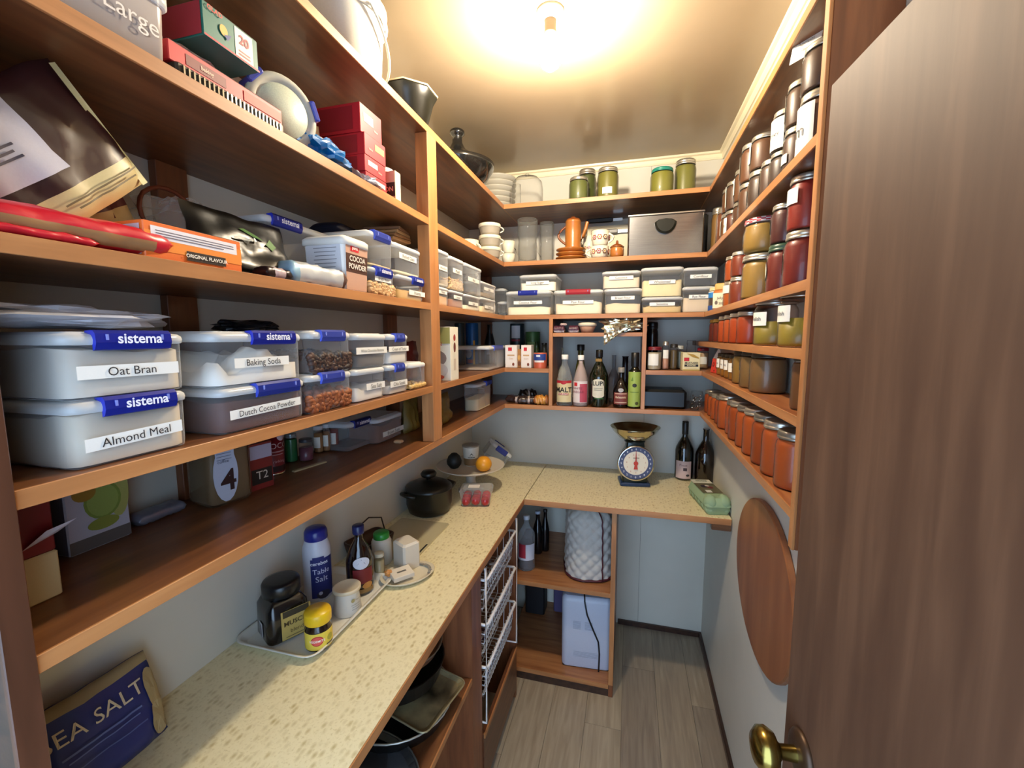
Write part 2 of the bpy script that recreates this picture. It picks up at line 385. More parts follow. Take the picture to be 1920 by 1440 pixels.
sk = M().box(RW-.014, RW, FWY, BW-.014, 0, .028, SKIRT, .002); structure('baseboard_right', sk)

# ---------------- shelving ----------------
def shelf_board(par, x0, x1, y0, y1, z, fx=None, fy=None, top_mat=None, t=T):
    m = M(); wm = top_mat or (W_Y if fx is not None else W_X)
    if fx is not None:
        s = 1 if fx == x1 else -1; m.box(min(x0, x0 if s > 0 else x0+.004), (x1-.004) if s > 0 else x1, y0, y1, z-t, z, wm) if s > 0 else m.box(x0+.004, x1, y0, y1, z-t, z, wm)
    else: m.box(x0, x1, y0+.004, y1, z-t, z, wm)
    o = m.build('shelf', par)
    e = M()
    if fx is not None:
        if fx == x1: e.box(x1-.004, x1, y0, y1, z-t-.0006, z+.0004, E_Y, .0006)
        else: e.box(x0, x0+.004, y0, y1, z-t-.0006, z+.0004, E_Y, .0006)
    else: e.box(x0, x1, y0, y0+.004, z-t-.0006, z+.0004, E_X, .0006)
    e.build('edging', o); return o
LU = thing('shelving_unit', 'red-brown stained timber shelves running along the left wall', 'shelving', (LW, 0, 0))
LU.location = (0, 0, 0)
for z in (S1, S2, S3, S4, S5): shelf_board(LU, LW+.0005, XL, .272, BW-.0005, z, fx=XL)
M().box(XL-.04, XL+.001, 1.238, 1.300, S5, S1-T, E_Z, .0015).build('upright', LU)
M().box(LW+.0005, XL-.001, .248, .271, CT+.002, CZ-.002, SKIRT, .001).build('end_panel', LU)
M().box(XL-.002, XL+.0045, .247, .2715, CT+.002, CZ-.002, wood('dark_edge', '4a2c1c', '553322', '603b28', 'z'), .001).build('edging', LU)
for y0, y1 in ((.652, .714), (1.455, 1.525)):
    for za, zb in ((S5, S4-T), (S4, S3-T), (S3, S2-T), (S2, S1-T)): M().box(LW+.0005, LW+.02, y0, y1, za, zb, W_Z, .001).build('batten', LU)
BU = thing('shelving_unit', 'stained timber shelves and cubby holes across the back wall', 'shelving')
for z in (S1, S2, S3, S5): shelf_board(BU, XL+.0005, XR-.0005, YB, BW-.0005, z, fy=YB)
D1, D2 = .319, .75
shelf_board(BU, XL+.0005, D1-.0095, YB, BW-.0005, S4, fy=YB); shelf_board(BU, D2+.0095, XR-.0005, YB, BW-.0005, S4, fy=YB)
shelf_board(BU, D1+.0095, D2-.0095, YB+.002, BW-.0005, 1.661, fy=YB, t=.017)
for xd in (D1, D2):
    M().box(xd-.0085, xd+.0085, YB+.004, BW-.001, S5, S3-T, W_Z).build('divider', BU); M().box(xd-.009, xd+.009, YB-.001, YB+.0038, S5, S3-T, E_Z, .0008).build('edging', BU)
for za, zb in ((S2, S1-T), (S3, S2-T), (S5, S4-T), (S4, S3-T)): M().box(-.15, -.085, BW-.018, BW-.0005, za, zb, W_Z, .001).build('batten', BU)
RU = thing('shelving_unit', 'shallow stained timber shelves of preserves on the right wall', 'shelving')
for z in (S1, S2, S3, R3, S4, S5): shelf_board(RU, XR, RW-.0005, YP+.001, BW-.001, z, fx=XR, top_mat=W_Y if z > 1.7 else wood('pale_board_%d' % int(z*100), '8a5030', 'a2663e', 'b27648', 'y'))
M().box(XR+.004, RW-.0005, YP-.019, YP, S5-.075, CZ-.002, W_Z, .001).build('end_panel', RU)
M().box(XR-.002, XR+.0038, YP-.0195, YP+.0005, S5-.075, CZ-.002, E_Z, .001).build('edging', RU)

# ---------------- worktops and base cabinets ----------------
LAM = bpy.data.materials.new('flecked_laminate'); LAM.use_nodes = True
nt = LAM.node_tree; b = nt.nodes['Principled BSDF']; b.inputs['Roughness'].default_value = .38
tc = nt.nodes.new('ShaderNodeTexCoord'); mp = nt.nodes.new('ShaderNodeMapping'); mp.inputs['Scale'].default_value = (88, 52, 50); nt.links.new(tc.outputs['Object'], mp.inputs[0])
vo = nt.nodes.new('ShaderNodeTexVoronoi'); vo.inputs['Scale'].default_value = 1.; vo.inputs['Randomness'].default_value = .75; nt.links.new(mp.outputs[0], vo.inputs[0])
r1 = nt.nodes.new('ShaderNodeMapRange'); r1.inputs[1].default_value = .08; r1.inputs[2].default_value = .5; r1.inputs[3].default_value = 1; r1.inputs[4].default_value = 0; nt.links.new(vo.outputs['Distance'], r1.inputs[0])
sp = nt.nodes.new('ShaderNodeSeparateColor'); nt.links.new(vo.outputs['Color'], sp.inputs[0])
mu = nt.nodes.new('ShaderNodeMath'); mu.operation = 'MULTIPLY'; nt.links.new(r1.outputs[0], mu.inputs[0]); nt.links.new(sp.outputs[0], mu.inputs[1])
no = nt.nodes.new('ShaderNodeTexNoise'); no.inputs['Scale'].default_value = 210; nt.links.new(tc.outputs['Object'], no.inputs[0])
m1 = nt.nodes.new('ShaderNodeMix'); m1.data_type = 'RGBA'; m1.inputs[6].default_value = lin('e6dbb2'); m1.inputs[7].default_value = lin('b8a571'); nt.links.new(mu.outputs[0], m1.inputs[0])
m2 = nt.nodes.new('ShaderNodeMix'); m2.data_type = 'RGBA'; m2.inputs[7].default_value = lin('cbbc8a'); nt.links.new(m1.outputs[2], m2.inputs[6])
r2 = nt.nodes.new('ShaderNodeMapRange'); r2.inputs[1].default_value = .55; r2.inputs[2].default_value = .75; r2.inputs[4].default_value = .7; nt.links.new(no.outputs[0], r2.inputs[0]); nt.links.new(r2.outputs[0], m2.inputs[0]); nt.links.new(m2.outputs[2], b.inputs['Base Color'])
XC, YC = .2408, 1.827
wt = thing('worktop', 'long pale yellow flecked laminate worktop along the left wall', 'worktop')
M().box(LW+.0005, XC-.003, FWY+.001, BW-.001, CT-.025, CT, LAM).build('top', wt); M().box(XC-.003, XC, FWY+.001, YC, CT-.026, CT-.0008, E_Y, .0008).build('edging', wt)
wt = thing('worktop', 'short pale yellow flecked laminate worktop under the back shelves', 'worktop')
M().box(XC+.0008, RW-.006, YC+.003, BW-.001, CT-.025, CT, LAM).build('top', wt); M().box(XC+.0008, RW-.006, YC, YC+.003, CT-.026, CT-.0008, E_X, .0008).build('edging', wt)
M().box(1.03, RW-.0005, YC+.02, YC+.05, CT-.06, CT-.026, W_X, .002).build('bracket', wt)
bc = thing('base_cabinet', 'open brown base cabinet with pans under the long worktop', 'cabinet')
PX = .222
M().box(LW+.001, PX, 1.195, 1.285, .0, CT-.0265, W_Z, .001).build('side_panel', bc)
M().box(LW+.001, PX, 1.735, 1.757, .0, CT-.0265, W_Z, .001).build('side_panel', bc)
M().box(LW+.001, PX, .20, .222, .0, CT-.0265, W_Z, .001).build('side_panel', bc)
m = M(); m.box(LW+.001, PX-.004, .223, 1.194, .528, .545, W_Y); m.box(PX-.004, PX, .223, 1.194, .527, .5455, E_Y); m.build('shelf', bc)
m = M(); m.box(LW+.001, PX-.004, .223, 1.194, .083, .1, W_Y); m.box(PX-.004, PX, .223, 1.194, .082, .1005, E_Y); m.build('shelf', bc)
M().box(PX-.03, PX-.012, .223, 1.734, 0, .081, SKIRT).build('kickboard', bc)
M().box(PX-.008, PX+.004, 1.288, 1.733, .05, .255, wood('lower_front', '4d2b18', '5e3620', '6f452a', 'y')).build('front_panel', bc)
M().box(PX+.004, PX+.009, 1.288, 1.733, .24, .256, E_Y).build('rail', bc)
kc = thing('base_cabinet', 'open brown corner cabinet with kickboard under the short worktop', 'cabinet')
M().box(.631, .650, 1.850, BW-.001, .0, CT-.0265, W_Z, .001).build('side_panel', kc)
M().box(.6305, .6505, 1.846, 1.8495, .062, CT-.0265, E_Z).build('edging', kc)
PALEW = wood('pale_shelf', '8a5430', 'a06a40', 'b07a4c', 'x')
for z in (.505, .062): m = M(); m.box(.12, .630, 1.850, BW-.001, z-.02, z, PALEW); m.box(.12, .630, 1.846, 1.8499, z-.0205, z+.0003, E_X); m.build('shelf', kc)
M().box(.1, .6505, 1.853, 1.87, 0, .041, SKIRT).build('kickboard', kc)

# wire baskets
WIRE = mat('eeeef2', .35)
bk = thing('wire_basket_rack', 'white wire basket rack of three drawers under the worktop', 'basket rack', (.0, 0, 0))
for y in (1.30, 1.715): M().tube([(-.17, y, .29), (PX+.012, y, .29), (PX+.012, y, .865), (-.17, y, .865)], .0048, WIRE, closed=True).build('side_frame', bk)
for zt in (.815, .650, .490):
    m = M(); y0, y1, x0, x1, h = 1.312, 1.703, -.16, PX+.004, .125
    m.tube([(x0, y0, zt), (x1, y0, zt), (x1+.008, y0+.01, zt+.001), (x1+.008, y1-.01, zt+.001), (x1, y1, zt), (x0, y1, zt)], .0052, WIRE, closed=True)
    for k in range(17):
        y = y0+.012+(y1-y0-.024)*k/16; m.tube([(x0+.01, y, zt), (x0+.01, y, zt-h), (x1-.012, y, zt-h), (x1, y, zt)], .0022, WIRE, 4)
    for k in range(14):
        xx = x0+.02+(x1-x0-.04)*k/13; m.tube([(xx, y0, zt), (xx, y0+.01, zt-h), (xx, y1-.01, zt-h), (xx, y1, zt)], .0022, WIRE, 4)
    for q in (.3, .6, .9): m.tube([(x1-.012*q, y0+.01*q, zt-h*q), (x1-.012*q, y1-.01*q, zt-h*q)], .0024, WIRE, 4); m.tube([(x0+.01, y0+.01*q, zt-h*q), (x1-.012*q, y0+.01*q, zt-h*q)], .0024, WIRE, 4)
    m.build('basket', bk)
random.seed(9)
def produce(x, y, z, r, c, label, cat, name, sq=(1, 1, 1), j=.15): o = M().ball((0, 0, r*sq[2]), r, mat(c, .5, var=.15), 14, sq, j, seed=x*9).build(name); o.location = (x, y, z); return tag(o, label, cat)
for i, (zt, bx) in enumerate(((.815, '4a1820'), (.650, '6b4a30'), (.490, '3c2418'))):
    zb = zt-.125+.002
    crumple((.08, 1.40, zb), .10, .065, .05, ['dark red crinkled packet lying in top wire basket', 'brown paper packet lying in middle wire basket', 'dark brown packet lying in bottom wire basket'][i], mat(bx, .6), seed=30+i, name='food_packet', cat='packet')
    crumple((.04, 1.59, zb), .11, .07, .045, ['dull brown bag at far end of top wire basket', 'tan bag at far end of middle wire basket', 'maroon bag at far end of bottom wire basket'][i], mat(['5a4032', '7a5a3e', '45202a'][i], .6), seed=40+i, name='food_packet', cat='packet')
produce(.175, 1.335, .692, .022, '4f7a2c', 'green lime in near corner of the top wire basket', 'fruit', 'lime')
# ---------------- door ----------------
dr = M(); DH = 1.98
dx = Vector((.9985-.9395, -.05-.7165, 0)).normalized(); nrm = Vector((dx.y, -dx.x, 0))   # nrm points into the pantry (-x)
if nrm.x > 0: nrm = -nrm
A = Vector((.9395, .7165, 0)); L = .765; th = .036
ring = []
for u, w in rrect(L, th, .004, 2): ring.append(A+dx*(u+L/2)-nrm*(w+th/2))
dr.loft([[(p.x, p.y, .008) for p in ring], [(p.x, p.y, DH) for p in ring]], DOORW, False); D = structure('door_1', dr)
BR = mat('a08c4a', .22, 1.); BR2 = mat('4a3524', .4, .5)
kp = A+dx*.062+Vector((0, 0, 1.035)); Tm = Matrix.Translation(kp) @ nrm.to_track_quat('Z', 'Y').to_matrix().to_4x4()
M().lathe([(.033, 0), (.034, .003), (.030, .008), (.022, .010), (0, .011)], BR2, T=Tm, n=28).build('handle_plate', D)
M().lathe([(.011, .010), (.010, .030), (.014, .034), (.024, .038), (.030, .048), (.029, .058), (.020, .066), (.008, .069), (0, .0695)], BR, T=Tm, n=28).build('door_handle', D)
# ---------------- ceiling lamp ----------------
lp = thing('ceiling_lamp', 'bare glowing bulb in a white batten holder on the ceiling', 'lamp', (.451, 1.27, CZ))
M().lathe([(0, 0), (.038, 0), (.038, -.006), (.034, -.013), (.020, -.018), (.017, -.024)], mat('efe6d0', .4), n=28).build('rose', lp)
M().lathe([(.016, -.018), (.016, -.05), (.0185, -.055), (.0185, -.062), (.014, -.064), (0, -.064)], mat('6a5a48', .5), n=24).build('bulb_holder', lp)
em = bpy.data.materials.new('glowing_glass'); em.use_nodes = True; e_ = em.node_tree.nodes['Principled BSDF']; e_.inputs['Emission Color'].default_value = (1, .86, .65, 1); e_.inputs['Emission Strength'].default_value = BULB
M().lathe([(.012, -.062), (.014, -.072), (.024, -.088), (.031, -.106), (.031, -.122), (.024, -.140), (.012, -.150), (0, -.152)], em, n=24).build('bulb', lp)
# ---------------- hanging board ----------------
BPTS = [(.285*math.cos(2*PI*i/44), .245*math.sin(2*PI*i/44)) for i in range(44)]
m = M(); m.loft([[(RW-.001-xx, 1.395+p[0]*q, .895+p[1]*q) for p in BPTS] for xx, q in ((0, .985), (.003, 1), (.015, 1), (.018, .985))], BOARD, False)
tag(m.build('wooden_board'), 'large round wooden board hanging on the right wall under the shelves', 'board')
# ================= THINGS ON THE SHELVES =================
def TL(cy, w, z, h, label, d=.2, xf=.072, **k): return tub(xf-d/2, cy, z, w, d, h, 90, label, **k)
def TB(cx, w, z, h, label, d=.2, yf=2.065, **k): return tub(cx, yf+d/2, z, w, d, h, 0, label, **k)
CB = '2b3fae'; CB2 = '4a5cc4'
gA, gB, gC, gD = 'labelled food boxes on the third shelf down', 'clear food boxes on the upper left shelf', 'clear food boxes in the left corner', 'clear flour boxes on the back shelf'
# --- near bay, fourth shelf (S4)
TL(0.4006, 0.1427, 1.489, 0.0821, 'large clear box of pale meal with blue clip, labelled Almond Meal', d=.2, fill=.86, fc='d6cab6', clip='2433b0', text='Almond Meal', tv=.36, skew=.03, ctext='sistema', group=gA, clipu=.04, clipw=.60, tw=.80, seed=1, name='food_box')
TL(0.4017, 0.1456, 1.571, 0.0806, 'large clear box with blue clip, labelled Oat Bran, on the lower box', d=.2, fill=.84, fc='d0c8ba', clip='2433b0', text='Oat Bran', tv=.40, ctext='sistema', group=gA, clipu=.02, clipw=.60, tw=.80, seed=2, name='food_box')
TL(0.6113, 0.1873, 1.489, 0.0757, 'clear box of dark brown powder, labelled Dutch Cocoa Powder', d=.2, fill=.80, fc='5c3424', clip='3445ae', text='Dutch Cocoa Powder', tv=.42, skew=.02, group=gA, clipu=.12, clipw=.52, tw=.82, seed=3, name='food_box')
TL(0.607, 0.1915, 1.565, 0.0891, 'clear box of mounded white powder, labelled Baking Soda', d=.2, fill=.55, fc='eae6dd', amp=.45, clip='2433b0', text='Baking Soda', tv=.42, ctext='sistema', group=gA, clipu=.12, clipw=.50, tw=.6, seed=4, name='food_box')
TL(0.7809, 0.1456, 1.489, 0.0811, 'clear box half full of whole almonds with a blue clip', d=.18, fill=.52, fc='6a3a20', clip=CB2, bits=(['8a4c2a', '7a4024', '985a34'], .0088), group=gA, clipw=.5, seed=5, name='food_box')
TL(0.7884, 0.1363, 1.57, 0.0879, 'clear box of dark dried fruit stacked on the almonds', d=.18, fill=.5, fc='3a2822', clip=CB2, bits=(['3a2620', '4a3026', '2c1e1c'], .0085), group=gA, clipw=.56, seed=6, name='food_box')
TL(0.926, 0.1352, 1.489, 0.0811, 'small clear box of white salt, labelled Sea Salt', d=.16, fill=.5, fc='e4e0da', amp=.3, text='Sea Salt', tv=.42, tu=.15, tw=.6, group=gA, seed=7, name='food_box')
TL(0.9363, 0.1366, 1.57, 0.0833, 'small clear box of dark drops, labelled White Chocolate Buttons', d=.16, fill=.42, fc='4c443e', text='White Chocolate Buttons', tv=.5, tw=.96, group=gA, seed=8, name='food_box')
TL(1.059, 0.1134, 1.489, 0.082, 'little clear box with blue clip, labelled Chia Seeds', d=.16, fill=.35, fc='cfc6ba', clip=CB2, text='Chia Seeds', tv=.34, tw=.8, group=gA, seed=9, name='food_box')
TL(1.065, 0.1109, 1.571, 0.0817, 'little clear box with blue clip, labelled Cream of Tartar', d=.16, fill=.5, fc='d8d4cc', clip=CB2, text='Cream of Tartar', tv=.5, tw=.95, th=.014, group=gA, seed=10, name='food_box')
TL(1.176, 0.1022, 1.489, 0.0796, 'little clear box with pale lid holding a few pasta pieces beside the post', d=.14, fill=.16, fc='cfae6a', bits=(['d8b87a', 'c8a460'], .006), group=gA, seed=11, name='food_box')
pouch((-.08, 1.37, S4), .16, .07, .14, 'dark red and yellow snack bag behind the shelf post', mat('6a2220', .4), .3, 12, 90, bands=((0, .45, mat('9a7420', .4)),))
crumple((-.03, .38, S4+.167), .085, .15, .014, 'crumpled white and silver foil bag lying on the Oat Bran box', mat('c8c9d2', .35), seed=3, amp=.5, freq=1.6, name='foil_bag')
crumple((-.1, .74, S4+.166), .05, .07, .013, 'flat black pouch lying on the dried fruit box', mat('1b1b22', .4), seed=5, amp=.4, name='food_bag')
# --- near bay, third shelf (S3)
def packet(loc, Ln, w, h, label, fm, rz=90, seed=1, cr=.15, name='food_packet', cat='packet', group=None, ry=0, rx=0, n=20, NJ=22, pin=.14):
    m = M(); pts = []
    for j in range(NJ+1):
        u = -1+2*j/NJ; e = min(1, (1-abs(u))/pin)**.55
        for i in range(n):
            a = 2*PI*i/n; ca, sa = math.cos(a), math.sin(a)
            y = w/2*math.copysign(abs(ca)**.7, ca)*(.9+.1*e); zq = h/2*math.copysign(abs(sa)**.8, sa)*max(e, .06)
            q = Vector((u*3, ca*1.2+seed, sa*1.2)); nn = noise.noise(q*1.3)*.6+noise.noise(q*3.2)*.5
            pts.append((u*Ln/2*(1+.02*nn), y*(1+cr*nn), h/2+zq*(1+cr*2*nn)))
    for j in range(NJ):
        for i in range(n):
            k = (i+1) % n; a, b_, c, d = pts[j*n+i], pts[j*n+k], pts[(j+1)*n+k], pts[(j+1)*n+i]
            m.add([a, b_, c, d], [(0, 1, 2, 3)], fm((j+.5)/NJ, (i+.5)/n), True)
    for q in (0, NJ): m.add(pts[q*n:(q+1)*n], [tuple(range(n))], fm(0, 0))
    # weld
    o = m.build(name); import bmesh
    bm = bmesh.new(); bm.from_mesh(o.data); bmesh.ops.remove_doubles(bm, verts=bm.verts, dist=1e-6); bmesh.ops.recalc_face_normals(bm, faces=bm.faces); bm.to_mesh(o.data); bm.free()
    o.location = loc; o.rotation_euler = (math.radians(rx), math.radians(ry), math.radians(rz)); return tag(o, label, cat, group)
RED = mat('c81e30', .3, 0, .2); TANP = mat('9c7048', .35, 0, .2)
packet((.015, .372, S3), .185, .13, .042, 'red and clear packet of noodles lying at the front of the shelf', lambda u, a: RED if (a < .49 or .60 < a < .86 or u > .88) else TANP, seed=2, rz=88, cr=.07)
pk = packet((.055, .325, S3), .10, .05, .014, 'small red wrapper end beneath the noodle packet', lambda u, a: RED, seed=5)
BRN = mat('33181a', .35, 0, .3); CRM = mat('cbbd8a', .45); OLV = mat('8a8664', .5); MAR = mat('58282c', .4)
pouch((-.01, .425, S3+.062), .19, .055, .150, 'large dark brown and cream coffee bag with white label leaning left', BRN, .16, 4, 90, ry=-42, name='coffee_bag', bands=((0, .22, CRM),), pinch=.3,
      items=[('r', -.042, .096, .09, .080, 'c9c6d0'), ('r', -.055, .118, .03, .012, '4a3a52'), ('r', -.058, .094, .06, .0025, '55505a'), ('r', -.058, .088, .05, .0025, '55505a'), ('r', -.058, .082, .055, .0025, '55505a'), ('r', .02, .025, .12, .002, '6a5a3a'), ('r', .02, .018, .1, .002, '6a5a3a'), ('p', [(.080, .0), (.090, .0), (.092, .145), (.082, .145)], 'd8cf98')])
pouch((-.10, .475, S3+.045), .15, .05, .170, 'olive and maroon coffee bag standing behind the large brown bag', OLV, .25, 9, 90, ry=-28, name='coffee_bag', bands=((0, .2, CRM), (.2, .24, MAR)), pinch=.3,
      items=[('p', [(-.02, .03), (.03, .02), (.04, .09), (-.03, .11)], '5c2c30'), ('p', [(-.01, .06), (.012, .055), (.018, .10), (-.012, .12)], 'cdbb6a')])
_c = (0.4993, 0.1456, 1.748, 0.0487)
carton(.075-.05, _c[0], S3, _c[1], .10, _c[3], 90, 'orange cardboard box labelled Original Flavour on the shelf edge', 'e8702a', rx=0,
       front=[('r', 0, _c[3]*.5, _c[1]*.99, _c[3]*.5, 'f08a30'), ('r', .0, _c[3]*.72, _c[1]*.88, _c[3]*.34, 'e9e2e2'), ('r', -.0, _c[3]*.78, _c[1]*.8, .0012, '6a6068'), ('r', -.0, _c[3]*.71, _c[1]*.8, .0012, '6a6068'), ('r', -.01, _c[3]*.64, _c[1]*.7, .0012, '6a6068'),
              ('r', .012, _c[3]*.24, _c[1]*.42, .013, '241a16'), ('t', .012, _c[3]*.24, .0070, 'f4ead8', 'ORIGINAL FLAVOUR', True)],
       left=[('r', .02, _c[3]*.5, .05, _c[3]*.8, 'c9b6bc'), ('e', .02, _c[3]*.55, .012, .014, '8a7a86')])
pouch((-.12, .62, S3), .20, .06, .10, 'pale khaki food bag lying behind the orange box', mat('a7a07a', .5), .3, 14, 90, rx=-20)
zb = crumple((-.16, .66, S3+.04), .022, .10, .06, 'clear zip bag with a brown curl of food inside', FILM, seed=8, amp=.45, freq=1.8, name='zip_bag')
pts = [(-.03+.05*math.cos(a)*1.0, .0+.045*math.sin(a*1.0)) for a in [PI*(-.2+1.4*i/14) for i in range(15)]]
m = M(); m.tube([(.012, p[0]*1.0, .085+p[1]) for p in pts], .004, mat('7a3a22', .5)); m.build('food_curl', zb)
bb = pouch((-.005, .665, S3), .21, .08, .125, 'black food bag with a green leaf beside the orange box', mat('0b0c0b', .36, 0, .0), .24, 6, 90, rx=-12, pinch=.75,
      items=[('p', [(-.02, .09), (.0, .098), (.02, .088), (.03, .078), (.005, .08)], '3f6a2a'), ('p', [(.03, .07), (.05, .085), (.06, .07), (.045, .06)], '46702e'), ('r', -.02, .07, .035, .004, 'c8ccc0'), ('e', .004, .073, .004, .004, 'e8e8e0')])
_z = (0.8348, 0.2054, 1.748, 0.1481)
TL(_z[0], _z[1], S3, _z[3], 'clear box with blue clip standing behind the black bag', d=.16, xf=-.03, fill=.2, fc='8a7a70', clip='2433b0', ctext='sistema', clipu=-.22, clipw=.4, seed=21, group=gB, name='food_box')
packet((.055, .655, S3), .06, .035, .022, 'small dark foil packet with pale pink label before the black bag', lambda u, a: mat('b9a6aa', .4) if .3 < u < .75 else mat('2a1c1c', .3, .3), seed=7)
SILV = mat('cdd2d4', .3, .35); packet((.052, .765, S3), .155, .045, .042, 'silver and white biscuit roll packet lying on the shelf edge', lambda u, a: mat('8fb4cc', .35, .3) if u < .12 else (mat('5a4038', .4) if u > .93 else SILV), seed=9, rz=86, pin=.07)
# cocoa tub
_k = (0.8816, 0.0929, 1.748, 0.12)
t = thing('cocoa_tub', 'white lidded tub with brown label reading Cocoa Powder', 'tub', (.076-.055, _k[0], S3), 90)
w_, h_ = _k[1], _k[3]
M().rbox(w_, .11, [(.008, 0), (.005, .003), (0, h_-.016)], .014, WHITE).build('body', t)
M().rbox(w_+.008, .118, [(.003, h_-.02), (0, h_-.019), (0, h_-.006), (.004, h_-.003), (.008, h_)], .016, mat('e8e6de', .35)).build('lid', t)
fm = lambda u, v, o: (u*(1-.10*(1-v/h_)), -.0558-o-.0*(1)+.005*(1-v/h_), v)
m = M(); decal(m, [('r', 0, h_*.45, w_*.9, h_*.84, 'c49a84'), ('r', 0, h_*.52, w_*.9, h_*.34, '4a2a20'), ('r', -w_*.1, h_*.80, w_*.34, h_*.13, 'cc2430'), ('t', -w_*.1, h_*.80, .010, 'f4e8e0', 'pams', True), ('t', 0, h_*.60, .0165, 'f0e6da', 'COCOA', True), ('t', 0, h_*.46, .0165, 'f0e6da', 'POWDER', True)], fm)
decal(m, [('r', .0, h_*.5, .09, h_*.7, 'd5d6dc')]+[('r', .005, h_*(.78-.07*k), .06-.004*(k % 3), .0014, '77787f') for k in range(9)], lambda u, v, o: (-w_/2-o+w_*.05*(1-v/h_), -u, v)); m.build('printed_label', t)
TL(0.9972, 0.1223, 1.748, 0.0707, 'clear box of pale nuts with blue clip right of the cocoa tub', d=.17, fill=.5, fc='c8a272', clip='2f44b4', ctext='sistema', bits=(['d8b486', 'c8a070', 'b88e60'], .0085), text='Brazil Nuts', tv=.62, group=gB, seed=22, name='food_box', clipw=.6)
TL(0.9941, 0.1181, 1.819, 0.0864, 'nearly empty clear box with blue clip on the pale nuts box', d=.18, fill=.1, fc='c9b48a', clip=CB2, group=gB, seed=23, name='food_box', clipw=.6)
TL(1.148, 0.1593, 1.748, 0.0703, 'clear box of golden crumbs with blue clip beside the post', d=.17, fill=.5, fc='c29a56', clip='2f44b4', ctext='sistema', clipu=.2, text='Polenta', tv=.35, tu=.2, group=gB, amp=.3, seed=24, name='food_box')
TL(1.131, 0.1603, 1.818, 0.0834, 'clear unclipped box with paper label and a little oats inside', d=.17, fill=.12, fc='d8cdb0', text='Rolled Oats', tv=.6, group=gB, seed=25, name='food_box')
packet((-.1, 1.07, S3+.165), .16, .1, .035, 'dark navy packet lying on top of the near-empty box', lambda u, a: mat('191c2c', .4), seed=12)
for k in range(4):
    o = M().box(-.055, .055, -.045, .045, 0, .009, mat(['8a6440', '7a5636', '92704a', '6a4a30'][k], .6), .002).build('wrapped_bar'); o.location = (-.03, 1.19, S3+.179+.0098*k); o.rotation_euler = (0, 0, .1*k-.1)
    tag(o, 'brown paper wrapped slab, %s of the pile beside the post' % ['lowest', 'second lowest', 'third lowest', 'topmost'][k], 'packet', 'brown paper slabs under the second shelf')
# --- far bay and corner, S3
TL(1.364, 0.1085, 1.748, 0.0656, 'lower clear box of cereal right of the shelf post', d=.16, fill=.6, fc='c99a68', text='Flakes', tv=.72, group=gC, seed=31, name='food_box')
TL(1.37, 0.1084, 1.814, 0.122, 'upper clear box right of the shelf post with little inside', d=.16, fill=.08, fc='b0a898', text='Wheat Bran', tv=.5, group=gC, seed=32, name='food_box')
TL(1.496, 0.1281, 1.748, 0.0646, 'lower clear box of pinkish grains, second from the post', d=.16, fill=.55, fc='9a6a52', text='Linseed', tv=.62, group=gC, seed=33, name='food_box')
TL(1.496, 0.1373, 1.813, 0.1183, 'upper clear box one third full of oats, second from the post', d=.16, fill=.38, fc='c8a878', bits=(['d0b080', 'b89060'], .004), text='Muesli', tv=.58, group=gC, seed=34, name='food_box')
TL(1.66, 0.1795, 1.748, 0.064, 'lower clear box with white label, third from the post', d=.16, fill=.35, fc='e2d8c0', text='Sugar', tv=.45, group=gC, seed=35, name='food_box')
TL(1.666, 0.2038, 1.812, 0.1183, 'tall empty clear box with tilted label, third from the post', d=.16, fill=.03, fc='8a8880', text='Rice', tv=.5, group=gC, seed=36, name='food_box')
TL(1.862, 0.1987, 1.748, 0.0683, 'lowest clear box in the corner with pale crumbs', d=.16, fill=.5, fc='d8c6a0', text='Crumbs', tv=.4, group=gC, seed=37, name='food_box')
TL(1.862, 0.2205, 1.816, 0.0678, 'short clear box of brown seeds near the corner', d=.16, fill=.35, fc='8a765a', text='Seeds', tv=.55, group=gC, seed=38, name='food_box')
crumple((.0, 1.80, 1.884), .04, .06, .022, 'clear film bag crumpled on top of the corner boxes', FILM, seed=21, name='film_bag')
pouch((.04, 1.955, S3), .07, .04, .13, 'white and clear bag standing in the left corner', mat('d9d7d2', .35), .3, 15, 60, name='food_bag')
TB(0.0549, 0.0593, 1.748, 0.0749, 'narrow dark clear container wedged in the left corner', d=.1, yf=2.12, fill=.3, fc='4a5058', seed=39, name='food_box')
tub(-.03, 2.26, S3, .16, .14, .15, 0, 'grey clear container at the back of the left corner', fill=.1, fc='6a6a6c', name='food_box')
TB(0.201, 0.2286, 1.748, 0.118, 'clear box of white flour with blue clip, leftmost on back shelf', fill=.38, fc='e8dcc0', clip='3040b8', text='Coconut Flour', tv=.52, group=gD, amp=.05, seed=41, name='food_box')
TB(0.2415, 0.1862, 1.866, 0.0817, 'clear box of icing sugar on the leftmost flour box', yf=2.10, fill=.62, fc='ece6d6', text='Icing Sugar', tv=.5, group=gD, amp=.05, seed=42, name='food_box')
TB(0.4444, 0.2324, 1.748, 0.1154, 'clear box of flour with the red clip', fill=.5, fc='e6dabf', clip='cc3344', text='Plain Flour', tv=.5, group=gD, amp=.2, seed=43, clipw=.5, name='food_box')
TB(0.6493, 0.1682, 1.748, 0.1162, 'clear unclipped box of flour right of the red clip', fill=.45, fc='dcc9a8', text='Bread Flour', tv=.62, group=gD, amp=.1, seed=44, name='food_box')
TB(0.6403, 0.1726, 1.864, 0.0792, 'clear box of white flakes stacked right of the red clip box', fill=.75, fc='dccbb4', text='Coconut', tv=.6, group=gD, amp=.1, seed=45, name='food_box')
TB(0.8218, 0.1746, 1.748, 0.073, 'low clear box of golden flour under the tallest box', fill=.6, fc='cdb27a', text='Semolina', tv=.55, group=gD, amp=.3, seed=46, name='food_box')
